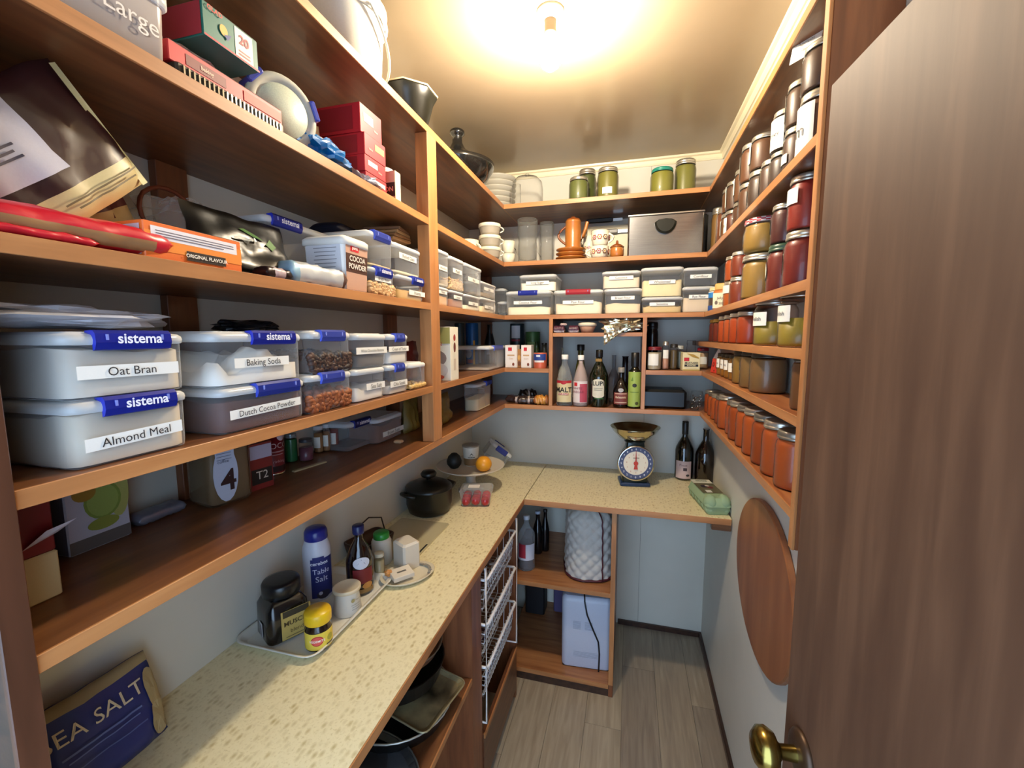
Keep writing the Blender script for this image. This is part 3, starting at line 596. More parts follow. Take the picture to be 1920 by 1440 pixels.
TB(0.8185, 0.1802, 1.821, 0.131, 'tall clear box of buff flour, upper fourth on the back shelf', fill=.6, fc='dccdA0'.lower(), text='Wholemeal', tv=.5, group=gD, amp=.15, seed=47, name='food_box')
TB(0.9746, 0.1345, 1.748, 0.1148, 'clear box of speckled flour, rightmost on the back shelf', fill=.62, fc='cdbba2', text='Rye Flour', tv=.6, group=gD, amp=.1, seed=48, name='food_box')
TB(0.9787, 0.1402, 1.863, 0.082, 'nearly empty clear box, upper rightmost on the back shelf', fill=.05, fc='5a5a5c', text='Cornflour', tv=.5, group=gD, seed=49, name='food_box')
# --- S2 near bay
def at_(v): return v
t = thing('cake_box', 'long frosted plastic keeper with raised lettering on its side', 'container', (.008, .386, S2), 90)
FRO = clear('c9beb8', .62, .25)
M().rbox(.205, .12, [(.008, 0), (.004, .004), (0, .088)], .014, FRO).build('body', t)
M().rbox(.214, .13, [(.002, .08), (0, .082), (0, .094), (.006, .098), (.02, .1)], .016, LIDC).build('lid', t)
m = M(); decal(m, [('t', .012, .045, .030, 'ded6d0', 'Decor Large')], flat(.121)); m.build('raised_lettering', t)
t = thing('metal_grater', 'flat metal grater box with pierced teeth under the red box', 'grater', (.012, .598, S2), 90)
m = M(); m.box(-.098, .098, -.05, .05, 0, .028, mat('3a3530', .4, .5), .003); m.build('body', t)
m = M()
for k in range(24): m.box(-.09+k*.0076, -.0875+k*.0076, -.053, -.05, .005, .024, CHROME if k < 9 else STEEL)
m.build('teeth', t, kind='stuff')
carton(.005, .60, S2+.0285, .205, .095, .028, 90, 'long flat red baking box lying on the metal grater', 'c22a30', front=[('r', -.045, .014, .065, .015, '7a3a3a'), ('t', -.045, .014, .008, 'd8b8a0', 'baking', True), ('r', .06, .014, .08, .016, 'd8463c')])
carton(.015, .600, S2+.092, .100, .085, .050, 90, 'green and red carton with a white panel reading 20', '1c6458', front=[('r', .022, .025, .034, .044, 'e6dccb'), ('t', .022, .031, .019, 'b81c2c', '20', True), ('r', .022, .014, .022, .002, 'b86060'), ('r', .022, .009, .022, .002, 'b86060'), ('t', -.030, .044, .010, 'c8342c', 'GLAD', True), ('e', -.016, .026, .007, .008, 'd8a850'), ('p', [(-.016, .02), (-.002, .026), (-.010, .014)], '2a3a78'), ('r', 0, .0015, .1, .003, 'b02a38')], left=[('r', 0, .025, .08, .046, '9a3038')])
crumple((-.03, .58, S2+.057), .05, .075, .017, 'rolled clear and white bag between the red box and green carton', FILM, seed=16, amp=.3, name='plastic_bag')
crumple((-.07, .545, S2+.03), .05, .07, .055, 'clear plastic bag bundled behind the frosted keeper', FILM, seed=17, name='plastic_bag')
t = thing('round_container', 'round clear tub with blue clips lying on its side facing out', 'container', (-.005, .742, S2+.0705), 0)
Tm = Vector((.93, -.36, -.02)).to_track_quat('Z', 'Y').to_matrix().to_4x4()
M().lathe([(0, -.075), (.050, -.075), (.056, -.07), (.061, .02), (.061, .034)], clear('b8a898', .55, .2), T=Tm, n=32).build('body', t)
M().lathe([(.060, .030), (.066, .032), (.066, .042), (.062, .046), (.052, .047), (.050, .043), (.047, .043), (0, .043)], clear('d8d8cc', .62, .2), T=Tm, n=32).build('lid', t)
m = M(); m.lathe([(.047, .0445), (.046, .046), (0, .0465)], mat('b9bfae', .4, var=.35, scale=55), T=Tm, n=32); m.build('lid_window', t)
for a in (20, 140, 262):
    q = Matrix.Rotation(math.radians(a), 4, 'Z'); m = M(); m.box(.060, .0705, -.018, .018, .012, .05, mat('2a3a9e', .35), .002); m.xf(Tm @ q); m.build('clip', t)
RB = 'b51f2a'; zz = S2+.0005
for k, (hh, xx) in enumerate(((.035, -.004), (.038, -.004), (.050, -.004), (.066, -.012))):
    carton(xx, .99-.002*(k % 2), zz, .092, .14, hh, 90, 'red baking box, %s in the stack beside the post' % ['lowest', 'second lowest', 'third', 'topmost'][k], RB, front=[('r', .018-.03*(k % 2), hh*.6, .04, hh*.3, 'eadfce' if k != 2 else 'c8b060'), ('t', -.022+.04*(k % 2), hh*.35, .007, 'f0b8a8', 'bakes')], left=[('r', .0, hh*.5, .1, hh*.8, '8c1620')], group='red baking boxes on the second shelf')
    zz += hh+.0006
carton(.018, .86, S2, .12, .012, .085, 90, 'thin red packet with cream panel behind the blue bag', 'c83434', front=[('e', .02, .055, .03, .01, 'd8c890')], rx=-10)
pouch((-.02, .87, S2), .08, .02, .135, 'cream paper sheet curled between the round tub and red boxes', mat('cdbba0', .6), .4, 19, 80, rx=-10, name='paper_bag')
crumple((.045, .832, S2), .034, .082, .028, 'crumpled bright blue plastic bag on the shelf edge', mat('0f6cb0', .25, 0, .5), seed=11, amp=.5, freq=2.0, name='plastic_bag')
crumple((.058, .945, S2), .022, .06, .012, 'silver and navy foil wrapper in front of the red boxes', mat('b4b8c8', .3, .5), seed=13, amp=.9, freq=2.6, name='foil_wrapper')
jar(-.0, 1.12, S2, .04, .105, 'clear glass jar behind the small beige carton', c='8a8078', fill=.2, lid=mat('d8d8d8', .3, .6))
carton(.045, 1.088, S2, .028, .05, .082, 90, 'small beige carton with black and red panels beside the post', 'e4d8bc', left=[('r', 0, .041, .048, .08, 'c9a88a'), ('r', 0, .034, .048, .036, '2a2220'), ('t', 0, .034, .017, 'd89a80', 'LION', True), ('r', -.008, .064, .012, .012, 'c03030'), ('r', 0, .005, .048, .009, 'c03a30')])
# --- S1 top row
def bucket():
    t = thing('plastic_bucket', 'white plastic bucket with a handle on the topmost shelf', 'bucket', (-0.045, 1.034, 2.274, 0.0619, 0.1972)[:3], 70)
    M().lathe([(.0, 0), (.085, 0), (.09, .004), (.104, .19), (.112, .192), (.112, .2), (.106, .204), (.104, .2), (.1, .19), (.086, .01)], mat('e9e6da', .35), n=36).build('body', t)
    m = M(); m.lathe([(.107, .165), (.113, .166), (.113, .171), (.107, .172)], mat('e9e6da', .35), n=36); m.build('rim', t)
    m = M(); m.tube([(.112*math.cos(a), .112*math.sin(a)*1.0, .15-.085*abs(math.sin(a))) if False else (.113*math.sin(a), .116*math.cos(a), .168-.11*math.sin(a)**1) for a in [PI*i/16 for i in range(17)]], .0035, mat('dcd9cc', .35)); m.build('handle', t)
    M().ball((0, .113, .166), .010, mat('e2dfd2', .4), 10).build('handle_lug', t)
bucket()
v = (-0.01, 1.301, 2.274, 0.0942, 0.1261)
t = thing('roasting_pan', 'black octagonal roasting pan with pale rim on the top shelf', 'pan', v[:3]); q = v[3]; h_ = v[4]
m = M(); m.lathe([(0, 0), (q*.5, 0), (q*.58, .01), (q*.86, h_-.03), (q, h_-.008), (q, h_-.003), (q*.82, h_-.018), (q*.5, .012), (0, .008)], mat('16150f', .3), n=8, a0=PI/8); m.build('body', t)
m = M(); m.lathe([(q*.97, h_-.002), (q*1.02, h_-.004), (q*1.03, h_), (q*.96, h_+.002), (q*.97, h_-.002)], mat('d8cda8', .4), n=8, a0=PI/8); m.build('rim', t)
t = thing('tagine', 'black tagine with a tall knobbed lid on the top shelf', 'tagine', (-.045, 1.80, S1))
m = M(); m.lathe([(0, 0), (.06, 0), (.075, .006), (.125, .04), (.155, .085), (.158, .1), (.150, .102)], mat('141414', .18, 0, .5), n=36); m.build('base', t)
m = M(); m.lathe([(.152, .101), (.13, .112), (.07, .140), (.035, .165), (.022, .19), (.020, .212), (.024, .220), (.031, .226), (.031, .238), (.024, .244), (0, .246)], mat('181818', .2, 0, .5), n=36); m.build('lid', t)
v = (-0.02, 2.199, 2.274, 0.1023, 0.2021); v = (v[0], v[1]+.06, v[2], v[3], v[4])
NP = 7; PS = v[4]/7.3
for k in range(NP):
    m = M(); q = v[3]; m.lathe([(0, 0), (q*.45, 0), (q, PS*.85), (q*1.01, PS*1.05), (q*.45, .005), (0, .005)], mat('c4bfb2', .3), n=32); o = m.build('dinner_plate'); o.location = (v[0]+.001*k, v[1]+.002*k, S1+PS*k+.0005); tag(o, 'cream plate, %s in the stack beside the tagine on the top shelf' % ['lowest', 'second lowest', 'third from the bottom', 'middle', 'third from the top', 'second from the top', 'topmost'][k], 'plate', 'stacked cream plates on the top shelf')
v = (0.1738, 2.17, 2.274, 0.0783, 0.1579)
t = thing('glass_cake_dome', 'clear glass dome with a knob at the left of the back top shelf', 'glass dome', v[:3])
r_, h_ = v[3], v[4]; M().lathe([(r_, 0), (r_, h_*.6), (r_*.94, h_*.82), (r_*.7, h_*.95), (0, h_)], GLASS, n=36).build('dome', t); M().lathe([(.006, h_), (.011, h_+.006), (.009, h_+.014), (0, h_+.016)], GLASS, n=16).build('knob', t)
M().lathe([(r_*.99, 0), (r_*1.06, .002), (r_*1.06, .006), (r_*.99, .008)], GLASS, n=36).build('rim', t)
v = (0.1332, 2.12, 2.274, 0.0202, 0.1074); t = thing('drinking_glass', 'small clear glass beside the glass dome', 'glass', v[:3]); M().lathe([(0, .002), (v[3]*.8, 0), (v[3], .01), (v[3], v[4]), (v[3]*.92, v[4])], GLASS, n=20).build('bowl', t)
PK = '6e6a2a'
for a, lb, rd, cc, lidm, pp in (((0.436, 2.11, 2.274, 0.046, 0.1051), 'short pickle jar with silver lid, leftmost on the top back shelf', 0, '5c6230', LIDM, None), ((0.465, 2.21, 2.274, 0.0441, 0.1732), 'tall dark pickle jar behind two others on the top back shelf', 0, '474e22', LIDM, None),
    ((0.569, 2.12, 2.274, 0.0489, 0.1381), 'tall olive pickle jar with a small white label', 0, PK, LIDM, (.0, .22, .9, .2, '')), ((0.8066, 2.12, 2.274, 0.0509, 0.1118), 'olive pickle jar with the green lid', 0, '777428', mat('1f7a6a', .35), None),
    ((0.9086, 2.17, 2.274, 0.0467, 0.1561), 'tall olive pickle jar, rightmost on the top back shelf', 0, '716f2c', LIDM, None)):
    jar(*a, lb, c=cc, lid=lidm, paper=pp, fill=.82, group='pickle jars on the top shelf')
# ---------------- S2: crockery along the corner and back ----------------
CRMW = mat('e2dcc6', .3, 0, .2); GRYW = mat('9c9486', .5)
def cup(loc, r, h, label, m_, cat='cup', name='tea_cup', hand=None, deco=None, group=None, rz=0, band=None):
    t = thing(name, label, cat, loc, rz, group); b = M()
    b.lathe([(0, .003), (r*.6, 0), (r*.82, h*.12), (r*.96, h*.55), (r, h), (r*.93, h), (r*.88, h*.5), (r*.6, h*.1), (0, h*.08)], m_, n=24); b.build('bowl', t)
    if hand is not None:
        a = math.radians(hand); q = M(); P_ = [(r*(.93+.55*math.sin(PI*k/10)), h*(.82-.6*k/10)) for k in range(11)]
        q.tube([(x*math.cos(a), x*math.sin(a), z) for x, z in P_], r*.11, m_, 8); q.build('handle', t)
    if deco:
        q = M(); it = []
        for k in range(-3, 4):
            u = k*r*.62; c1, c2 = deco[k % len(deco)]
            for j in range(6): it.append(('e', u+r*.17*math.cos(PI*j/3), h*.55+r*.17*math.sin(PI*j/3), r*.11, r*.11, c1))
            it.append(('e', u, h*.55, r*.15, r*.15, 'ead8d0')); it.append(('e', u, h*.55, r*.09, r*.09, c2))
        decal(q, it, cyl(r*.97, lambda v: r*(.80+.18*min(1, v/h))), .0004); q.build('flower_print', t)
    return t
v = (-0.0477, 1.93, 2.004, 0.0444, 0.1044); cup(v[:3], v[3]*1.05, v[4]*.8, 'cream cup left of the stacked lidded bowls', CRMW, hand=-20)
v = (0.0427, 1.965, 2.004, 0.0518, 0.1593); n_ = 3; hh = v[4]/n_
for k in range(n_):
    t = thing('soup_bowl', 'cream rimmed ribbed bowl, %s in the stack of three' % ['lowest', 'middle', 'top'][k], 'bowl', (v[0], v[1], S2+hh*k), 30, 'ribbed bowls on the second shelf')
    q = v[3]; M().lathe([(0, .0), (q*.6, 0), (q*.72, hh*.08)]+[(q*(.80+.13*j/6+(.02 if j % 2 else 0)), hh*(.12+.56*j/6)) for j in range(7)]+[(q*.95, hh*.7)], GRYW, n=28).build('body', t)
    M().lathe([(q*.95, hh*.69), (q, hh*.72), (q*1.0, hh*.94), (q*.97, hh*.985), (q*.5, hh*.985), (0, hh*.985)], CRMW, n=28).build('rim', t)
    m = M(); m.tube([(q*(.95+.35*math.sin(PI*j/6)), 0, hh*(.85-.5*j/6)) for j in range(7)], q*.06, CRMW); m.build('handle', t)
v = (0.0941, 2.1, 2.004, 0.0332, 0.1095)
for k in range(2): cup((v[0], v[1], S2+v[4]*.42*k), v[3], v[4]*(.55 if k else .42), 'small cream ribbed cup, %s of two beside the bowls' % ['lower', 'upper'][k], CRMW)
def tankard(u, lb):
    t = thing('glass_tankard', lb, 'glass', u[:3], -150); r, h = u[3], u[4]
    M().lathe([(0, .006), (r*.85, 0), (r*.95, h*.05), (r*.92, h*.1), (r*.97, h*.35), (r*.88, h*.5), (r*.97, h*.65), (r, h*.98), (r*.96, h), (r*.9, h*.96), (r*.86, h*.5), (r*.86, h*.1), (0, h*.06)], clear('8c8e8a', .12, .03), n=14).build('bowl', t)
    m = M(); m.tube([(r*(.9+.6*math.sin(PI*j/8)), 0, h*(.85-.65*j/8)) for j in range(9)], r*.09, GLASS); m.build('handle', t)
tankard((0.1847, 2.13, 2.004, 0.0509, 0.2121), 'tall heavy glass tankard left of the caramel coffee pot'); pass
tankard((0.2644, 2.22, 2.004, 0.0368, 0.2134), 'glass tankard standing next to the caramel coffee pot'); 
CAR = mat('a9682c', .3, 0, .3, .12, 30); CARD = mat('7c421c', .35, 0, .2)
v = (0.3989, 2.14, 2.004, 0.0741, 0.0593); z_ = S2
for k in range(3):
    m = M(); q = v[3]*(1-.02*k); th_ = v[4]/3; m.lathe([(0, 0), (q*.6, 0), (q, th_*.8), (q*1.01, th_*.97), (q*.6, th_*.4), (0, th_*.4)], CAR, n=30); o = m.build('stoneware_plate'); o.location = (v[0], v[1], z_); z_ += th_
    tag(o, 'caramel stoneware plate, %s under the coffee pot' % ['lowest of three', 'middle of three', 'topmost of three'][k], 'plate', 'stoneware plates under the coffee pot')
q = (0.4085, 2.14, 2.063, 0.0386, 0.1516)
t = thing('coffee_pot', 'tall caramel stoneware coffee pot on the brown plates', 'pot', (q[0], q[1], z_), 0); r, h = q[3], q[4]-.0
M().lathe([(0, 0), (r, 0), (r*1.05, h*.05), (r*.98, h*.1), (r*1.0, h*.5), (r*.93, h*.82), (r*.98, h*.84), (r*.9, h*.88)], CAR, n=30).build('body', t)
M().lathe([(r*.9, h*.88), (r*.8, h*.93), (r*.3, h*.97), (r*.25, h), (0, h)], CARD, n=30).build('lid', t)
M().tube([(r*.9, 0, h*.25), (r*1.3, 0, h*.38), (r*1.55, 0, h*.62), (r*1.75, 0, h*.82)], r*.22, CAR, 10).build('spout', t)
M().tube([(-r*(.9+.95*math.sin(PI*j/10)), 0, h*(.72-.55*j/10)) for j in range(11)], r*.15, CARD, 8).build('handle', t)
DEC = [('8a4a3c', 'a03050'), ('6a4a2c', 'b8902c'), ('94502e', 'd8a838')]
u = (0.538, 2.095, 2.004, 0.0435, 0.0552); cup(u[:3], u[3], u[4], 'white coffee cup with brown and red flowers, bottom of the stack', CRMW, hand=195, deco=DEC, group='flowered coffee cups')
u = (0.5406, 2.095, 2.059, 0.0421, 0.0697); cup(u[:3], u[3], u[4], 'white coffee cup with brown and red flowers, on top of the stack', CRMW, hand=-12, deco=DEC[::-1], group='flowered coffee cups')
u = (0.4818, 2.2, 2.004, 0.0305, 0.1273); cup(u[:3], u[3], u[4], 'white flowered coffee cup partly hidden behind the cup stack', CRMW, hand=190, deco=DEC, group='flowered coffee cups')
u = (0.6177, 2.1, 2.004, 0.0311, 0.0804); t = thing('sugar_bowl', 'small caramel stoneware sugar bowl with lid beside the bread bin', 'bowl', u[:3]); r, h = u[3], u[4]
M().lathe([(0, 0), (r*.85, 0), (r, h*.2), (r, h*.5), (r*.88, h*.62)], CAR, n=28).build('body', t); M().lathe([(r*1.0, h*.6), (r*1.02, h*.64), (r*.6, h*.76), (r*.18, h*.82), (r*.2, h*.93), (r*.12, h), (0, h)], CARD, n=28).build('lid', t)
b_ = (0.5755, 0.2375, 2.004, 0.2057); o = M().rbox(b_[1], .012, [(.002, 0), (0, .002), (0, b_[3]-.012), (.006, b_[3]-.003), (.012, b_[3])], .005, mat('e6dcc0', .5)).build('cutting_board'); o.location = (b_[0], 2.335, S2); tag(o, 'cream cutting board standing upright behind the flowered cups', 'board')
def knife(x0, x1, z, y, label, hm, ratio=.74):
    t = thing('carving_knife', label, 'knife', (x0, y, z)); l = x1-x0
    M().box(0, l*ratio, -.008, .008, -.011, .011, hm, .004).build('handle', t)
    M().box(l*ratio, l, -.0015, .0015, -.008, .006, STEEL).build('blade', t)
knife(.455, .635, S2+.230, 2.315, "black handled knife lying along the top of the cream board", BLACK)
knife(.478, .66, S2+.172, 2.314, 'grey handled utensil across the front of the cream board', mat('6e6c68', .4))
b_ = (0.8254, 0.3226, 2.004, 0.1839); t = thing('bread_bin', 'brushed steel bread bin with a half-moon black handle', 'bread bin', (b_[0], 2.085+.13, S2)); w_, h_ = b_[1], b_[3]
M().box(-w_/2, w_/2, -.12, .13, 0, h_, mat('8c8a88', .35, .9), .004).build('body', t)
M().box(-w_/2+.004, w_/2-.004, -.1305, -.1205, .003, h_-.006, ramp_mat('brushed_steel', [(.35, '95959a'), (.65, 'a3a3a6')], (1, 1, 30), 8, 5, .22), .003).build('door', t)
t.children[-1].data.materials[0].node_tree.nodes['Principled BSDF'].inputs['Metallic'].default_value = 1
m = M(); pts = [(-.047*math.cos(PI*i/14)*1.0, -.052*math.sin(PI*i/14)) for i in range(15)]+[(.03, .012), (0, .016), (-.03, .012)]
m.loft([[(x, -.131-dy, h_*.78+z*1.0) for x, z in [(p[0]*q, p[1]*q) for p in pts]] for dy, q in ((0, 1), (.008, .98), (.014, .8))], mat('161812', .3), False); m.build('handle', t)
M().box(-w_/2, w_/2, -.131, -.12, h_-.005, h_+.002, STEEL, .001).build('rim', t)
b_ = (1.008, 0.0301, 2.004, 0.1833); o = M().box(-.018, .018, -.09, .09, 0, .2, mat('101012', .3), .01).build('black_tray'); o.location = (1.0, 2.28, S2); tag(o, 'tall black tray on edge to the right of the bread bin', 'tray')
# ---------------- far bay and cubbies, S4 and S5 ----------------
_q = (1.433, 0.072, 1.489, 0.1904)
carton(.075-.05, _q[0], S4, _q[1], .11, _q[3], 90, 'white and green dessert mix box with fruit pictures beside the post', 'e9e3d2', front=[('e', 0, _q[3]*.8, .010, .012, 'a03a3a'), ('e', 0, _q[3]*.62, .010, .018, '6e3830'), ('r', 0, _q[3]*.3, .02, .04, 'cfc0b0')],
       left=[('r', 0, _q[3]*.84, .108, _q[3]*.30, 'a8a05a'), ('t', 0, _q[3]*.68, .02, 'b02a30', 'NON'), ('e', .0, _q[3]*.42, .04, _q[3]*.15, '8a7a74'), ('e', .01, _q[3]*.2, .035, _q[3]*.13, 'cfc6be'), ('e', .0, _q[3]*.07, .03, .01, 'b04a3a')])
TL(1.991, 0.2793, 1.489, 0.1128, 'long low clear box with a little blue clip in the left corner', d=.24, fill=.12, fc='a89a90', clip=CB2, clipw=.5, seed=51, name='food_box')
def can(cx, cy, z, r, h, label, c, items=(), lid='b8b8b4', name='food_can'):
    t = thing(name, label, 'can', (cx, cy, z)); M().lathe([(r*.97, 0), (r, .003), (r, h-.003), (r*.97, h)], mat(c, .4, .2), n=26).build('body', t); M().lathe([(0, h-.003), (r*.9, h-.003), (r*.93, h), (r*.98, h)], mat(lid, .3, .9), n=26).build('lid', t)
    if items: m = M(); decal(m, items, cyl(r)); m.build('label_print', t)
v = (-0.12, 2.146, 1.489, 0.0341, 0.2266); can(*v, 'tall bright blue food can behind the low clear box', '1c5a96', [('e', -.01, v[4]*.3, .02, .025, 'c8d0d8'), ('r', .0, v[4]*.12, .03, .02, '8a2a3a'), ('r', .022, v[4]*.3, .01, v[4]*.6, 'd8a838')])
v = (-0.15, 2.048, 1.489, 0.0249, 0.2241); can(*v, 'dark teal can left of the bright blue can', '1c3236')
v = (-0.1, 2.384, 1.489, 0.0315, 0.2272); bottle(*v, 'black sauce bottle right of the bright blue can', BLACK, items=[('r', -.0, v[4]*.35, .02, .05, '8a8e9a')], neck=.5, nh=.8)
v = (0.0875, 2.3, 1.489, 0.0398, 0.2258); can(*v, 'dark green and silver can at the back of the corner cubby', '1e2c30', [('r', 0, v[4]*.8, .05, v[4]*.3, 'b0aeb0'), ('r', 0, v[4]*.6, .05, .01, '8a2838')])
v = (0.1795, 2.28, 1.489, 0.0391, 0.1815); can(*v, 'squat green vegetable can behind the white boxes', '3f6236', [('r', 0, v[4]*.55, .05, v[4]*.3, '7a9a5a')])
for k, (bb_, lb) in enumerate((((0.1101, 0.0611, 1.489, 0.1134), 'small white box with red logo, left of the pair'), ((0.1886, 0.0518, 1.489, 0.1135), 'small white box with red logo, right of the pair'))):
    w_, h_ = bb_[1], bb_[3]; carton(bb_[0], 2.085+.03, S4, w_, .06, h_, 0, lb, 'ebe2da', front=[('r', -w_*.08, h_*.82, w_*.32, h_*.15, 'c8202c'), ('r', 0, h_*.55, w_*.6, h_*.06, 'c9a070'), ('t', .0, h_*.4, .011, 'b88c50', 'Corn' if k else 'Cake'), ('e', w_*.2, h_*.15, .006, .008, '7a3a24')], group='small white boxes in the corner cubby')
bb_ = (0.1478, 0.0222, 1.489, 0.0918); carton(bb_[0], 2.14, S4, .022, .07, bb_[3], 0, 'brown patterned packet between the two small white boxes', 'a0703c', front=[('e', 0, .02, .008, .012, '6a3a1c'), ('e', 0, .05, .008, .012, 'c89a50')])
v = (0.2595, 2.09, 1.489, 0.0333, 0.0767); can(*v, 'short tin with blue top and salmon coloured label', 'd8694a', [('r', 0, v[4]*.72, .075, v[4]*.4, '26408a'), ('r', 0, v[4]*.45, .05, v[4]*.12, 'e8e2dc'), ('r', -.004, v[4]*.8, .02, v[4]*.12, 'dfe4ea')])
v = (0.2172, 2.2, 1.489, 0.0162, 0.1307); bottle(*v, 'small dark green bottle behind the salmon tin', mat('22331f', .2, 0, .4), neck=.5); v = (0.2583, 2.2, 1.489, 0.0174, 0.1224); bottle(*v, 'dark jar with black cap beside the cubby divider', mat('2a2a24', .3), cap=BLACK, capr=.8, neck=.7)
# S5 far
pouch((-.02, 1.50, S5), .22, .07, .115, 'dull yellow food bag lying behind the post on the lowest shelf', mat('6e5c1e', .4), .35, 31, 95)
q = (1.907, 0.2159, 1.307, 0.1263); TL(q[0], q[1], S5, q[3], 'small round-cornered tub of cream rice with blue clip', d=.07, xf=.03, fill=.5, fc='e2d6b4', clip='3848b8', clipu=.25, clipw=.35, r=.02, seed=55, name='food_box')
can(-.04, 2.1, S5, .035, .07, 'dark red tin in the corner of the lowest shelf', '4a1418')
for k, (u_, c_, lb) in enumerate((((.14, 2.12), '2c1c1a', 'dark brown snack wrapper lying in the left corner'), ((.20, 2.10), '3a2a24', 'black and white snack wrapper left of the orange one'), ((.17, 2.2), '1e1614', 'black packet heaped behind the snack wrappers'))):
    packet((u_[0], u_[1], S5), .13-.02*k, .06, .035+.02*(k == 2), lb, (lambda c_: lambda u, a: mat(c_, .35, 0, .3) if not (.45 < u < .55) else mat('b8a8a0', .4))(c_), rz=20*k-10, seed=60+k, cr=.3)
packet((.268, 2.085, S5), .075, .05, .045, 'orange twist wrapped packet beside the cubby divider', lambda u, a: mat('c98a3a', .3, 0, .3) if .2 < u < .8 else mat('8a5020', .4), rz=0, seed=66, cr=.35)
# centre cubby
for k, (x_, w_, c_) in enumerate(((.345, .055, '5a3448'), (.415, .05, '5a3448'))):
    o = packet((x_+.01, 2.085, 1.661), w_, .07, .035, 'plum and white sachet, %s on the little cubby shelf' % ['leftmost', 'second'][k], lambda u, a: mat('e0d8d8', .4) if .55 < a < .95 else mat('4c2838', .4), rz=3, seed=70+k)
o = packet((.375, 2.079, 1.6958), .03, .02, .012, 'small pale pink sachet lying across the plum sachets', lambda u, a: mat('d0b4b0', .4), rz=35, seed=75)
t = thing('paper_case_stack', 'stack of peach and cream paper cases on the cubby shelf', 'paper cases', (.487, 2.10, 1.661)); M().lathe([(0, 0), (.026, 0), (.040, .03), (.040, .032)], mat('d0a080', .6), n=24).build('lower_cases', t); M().lathe([(.036, .031), (.045, .034), (.044, .046), (.03, .05), (0, .05)], mat('dcd0b8', .6), n=24).build('upper_cases', t)
fo = crumple((.655, 2.095, 1.664), .085, .055, .034, 'crinkled silver foil sheet hanging over the cubby shelf', mat('d6cfb8', .22, .9), seed=23, amp=.7, freq=2.4, name='foil_sheet', n=36)
m = M(); rs = []
for j in range(9):
    rs.append([(-.085+.15*i/12*(1-j*.05), -.052-.006*noise.noise(Vector((i*.9, j*.9, 1)))-.004*(j % 2), .03-.0115*j*(1-.062*i)) for i in range(13)])
m.loft(rs, mat('d6cfb8', .22, .9), False, (0, 0), False); m.build('hanging_flap', fo)
def bot(v, *a, **k): return bottle(*v, *a, **k)
CLB = clear('e8ecec', .12, .05)
v = (0.382, 2.09, 1.307, 0.0391, 0.249); h = v[4]; r = v[3]
bot(v, 'clear glass vinegar bottle with white cap and label reading Malt', CLB, True, .22, .3, .48, .84, WHITE, .42, [('r', 0, h*.29, r*2.2, h*.42, 'd8c89a'), ('r', 0, h*.48, r*2.2, h*.05, 'b02430'), ('e', 0, h*.46, r*.35, h*.03, 'b02430'), ('t', 0, h*.32, r*.85, '1c1c1c', 'MALT', True), ('r', 0, h*.24, r*1.3, h*.04, 'b02430'), ('t', 0, h*.24, r*.3, 'f0e0d0', 'VINEGAR', True)], name='vinegar_bottle', liqc='1c2018', caph=.09)
v = (0.4604, 2.09, 1.307, 0.0363, 0.247); h = v[4]; r = v[3]
bot(v, 'clear bottle with white cap and pink and white vinegar label', clear('e8d8d4', .16, .05), True, .9, .3, .48, .84, WHITE, .42, [('r', 0, h*.29, r*2.3, h*.42, 'e2d4d0'), ('r', r*.55, h*.27, r*1.1, h*.36, 'b84a5c'), ('r', -r*.6, h*.44, r*.5, h*.07, 'c8202c'), ('t', -r*.35, h*.36, r*.42, '8a3040', 'WHITE'), ('t', -r*.35, h*.29, r*.42, '8a3040', 'VINEGAR')], name='vinegar_bottle', liqc='a8948c', caph=.09)
v = (0.447, 2.2, 1.307, 0.0289, 0.2963); bot(v, 'olive glass bottle with black cap behind the vinegars', mat('4a4a1c', .12, 0, .5), cap=BLACK, capr=.65, neck=.5, nh=.8, caph=.10)
v = (0.3504, 2.22, 1.307, 0.0214, 0.2821); bot(v, 'slim clear bottle with a pourer behind the malt vinegar', clear('b8b49a', .4, .05), neck=.25, nh=.7)
v = (0.5467, 2.1, 1.307, 0.0459, 0.2728); h = v[4]; r = v[3]
bot(v, 'large dark green olive oil bottle with a cream label', mat('0c160a', .08, 0, .8), None, .5, .32, .52, .80, BLACK, .36, [('r', 0, h*.33, r*1.25, h*.24, 'd9d4be'), ('e', 0, h*.45, r*.62, h*.05, 'd9d4be'), ('e', 0, h*.21, r*.62, h*.04, 'd9d4be'), ('t', 0, h*.42, r*.62, '1c1c18', 'LUPI', True), ('r', 0, h*.34, r*.9, h*.008, '7a7a6a'), ('r', 0, h*.31, r*.8, h*.008, '7a7a6a'), ('r', r*.1, h*.16, r*.9, h*.02, '2f5a2a'), ('r', 0, h*.83, r*.62, h*.05, '8a6a2c')], name='oil_bottle', caph=.13)
v = (0.6509, 2.1, 1.307, 0.0369, 0.1899); h = v[4]; r = v[3]
bot(v, 'squat black balsamic bottle with grey cap and red label', mat('120c0c', .1, 0, .7), None, .5, .28, .42, .72, mat('8a8680', .4), .42, [('r', 0, h*.24, r*2.0, h*.3, '7a3a34'), ('r', 0, h*.36, r*1.6, h*.02, 'd8b8a0'), ('t', 0, h*.27, r*.4, 'e8d0b0', 'Balsamic', True), ('e', 0, h*.45, r*.35, h*.05, 'b8b4b0'), ('r', 0, h*.14, r*1.6, h*.02, 'd8b8a0')], name='vinegar_bottle', caph=.12)
v = (0.6671, 2.2, 1.307, 0.0179, 0.2414); bot(v, 'slender black capped bottle behind the balsamic bottle', mat('181418', .2), neck=.8, nh=.8)
v = (0.6097, 2.28, 1.307, 0.0267, 0.243); bot(v, 'dim clear bottle at the back of the centre cubby', clear('6a6a70', .45, .05), neck=.35, nh=.7)
v = (0.7122, 2.085, 1.307, 0.029, 0.2616); h = v[4]; r = v[3]
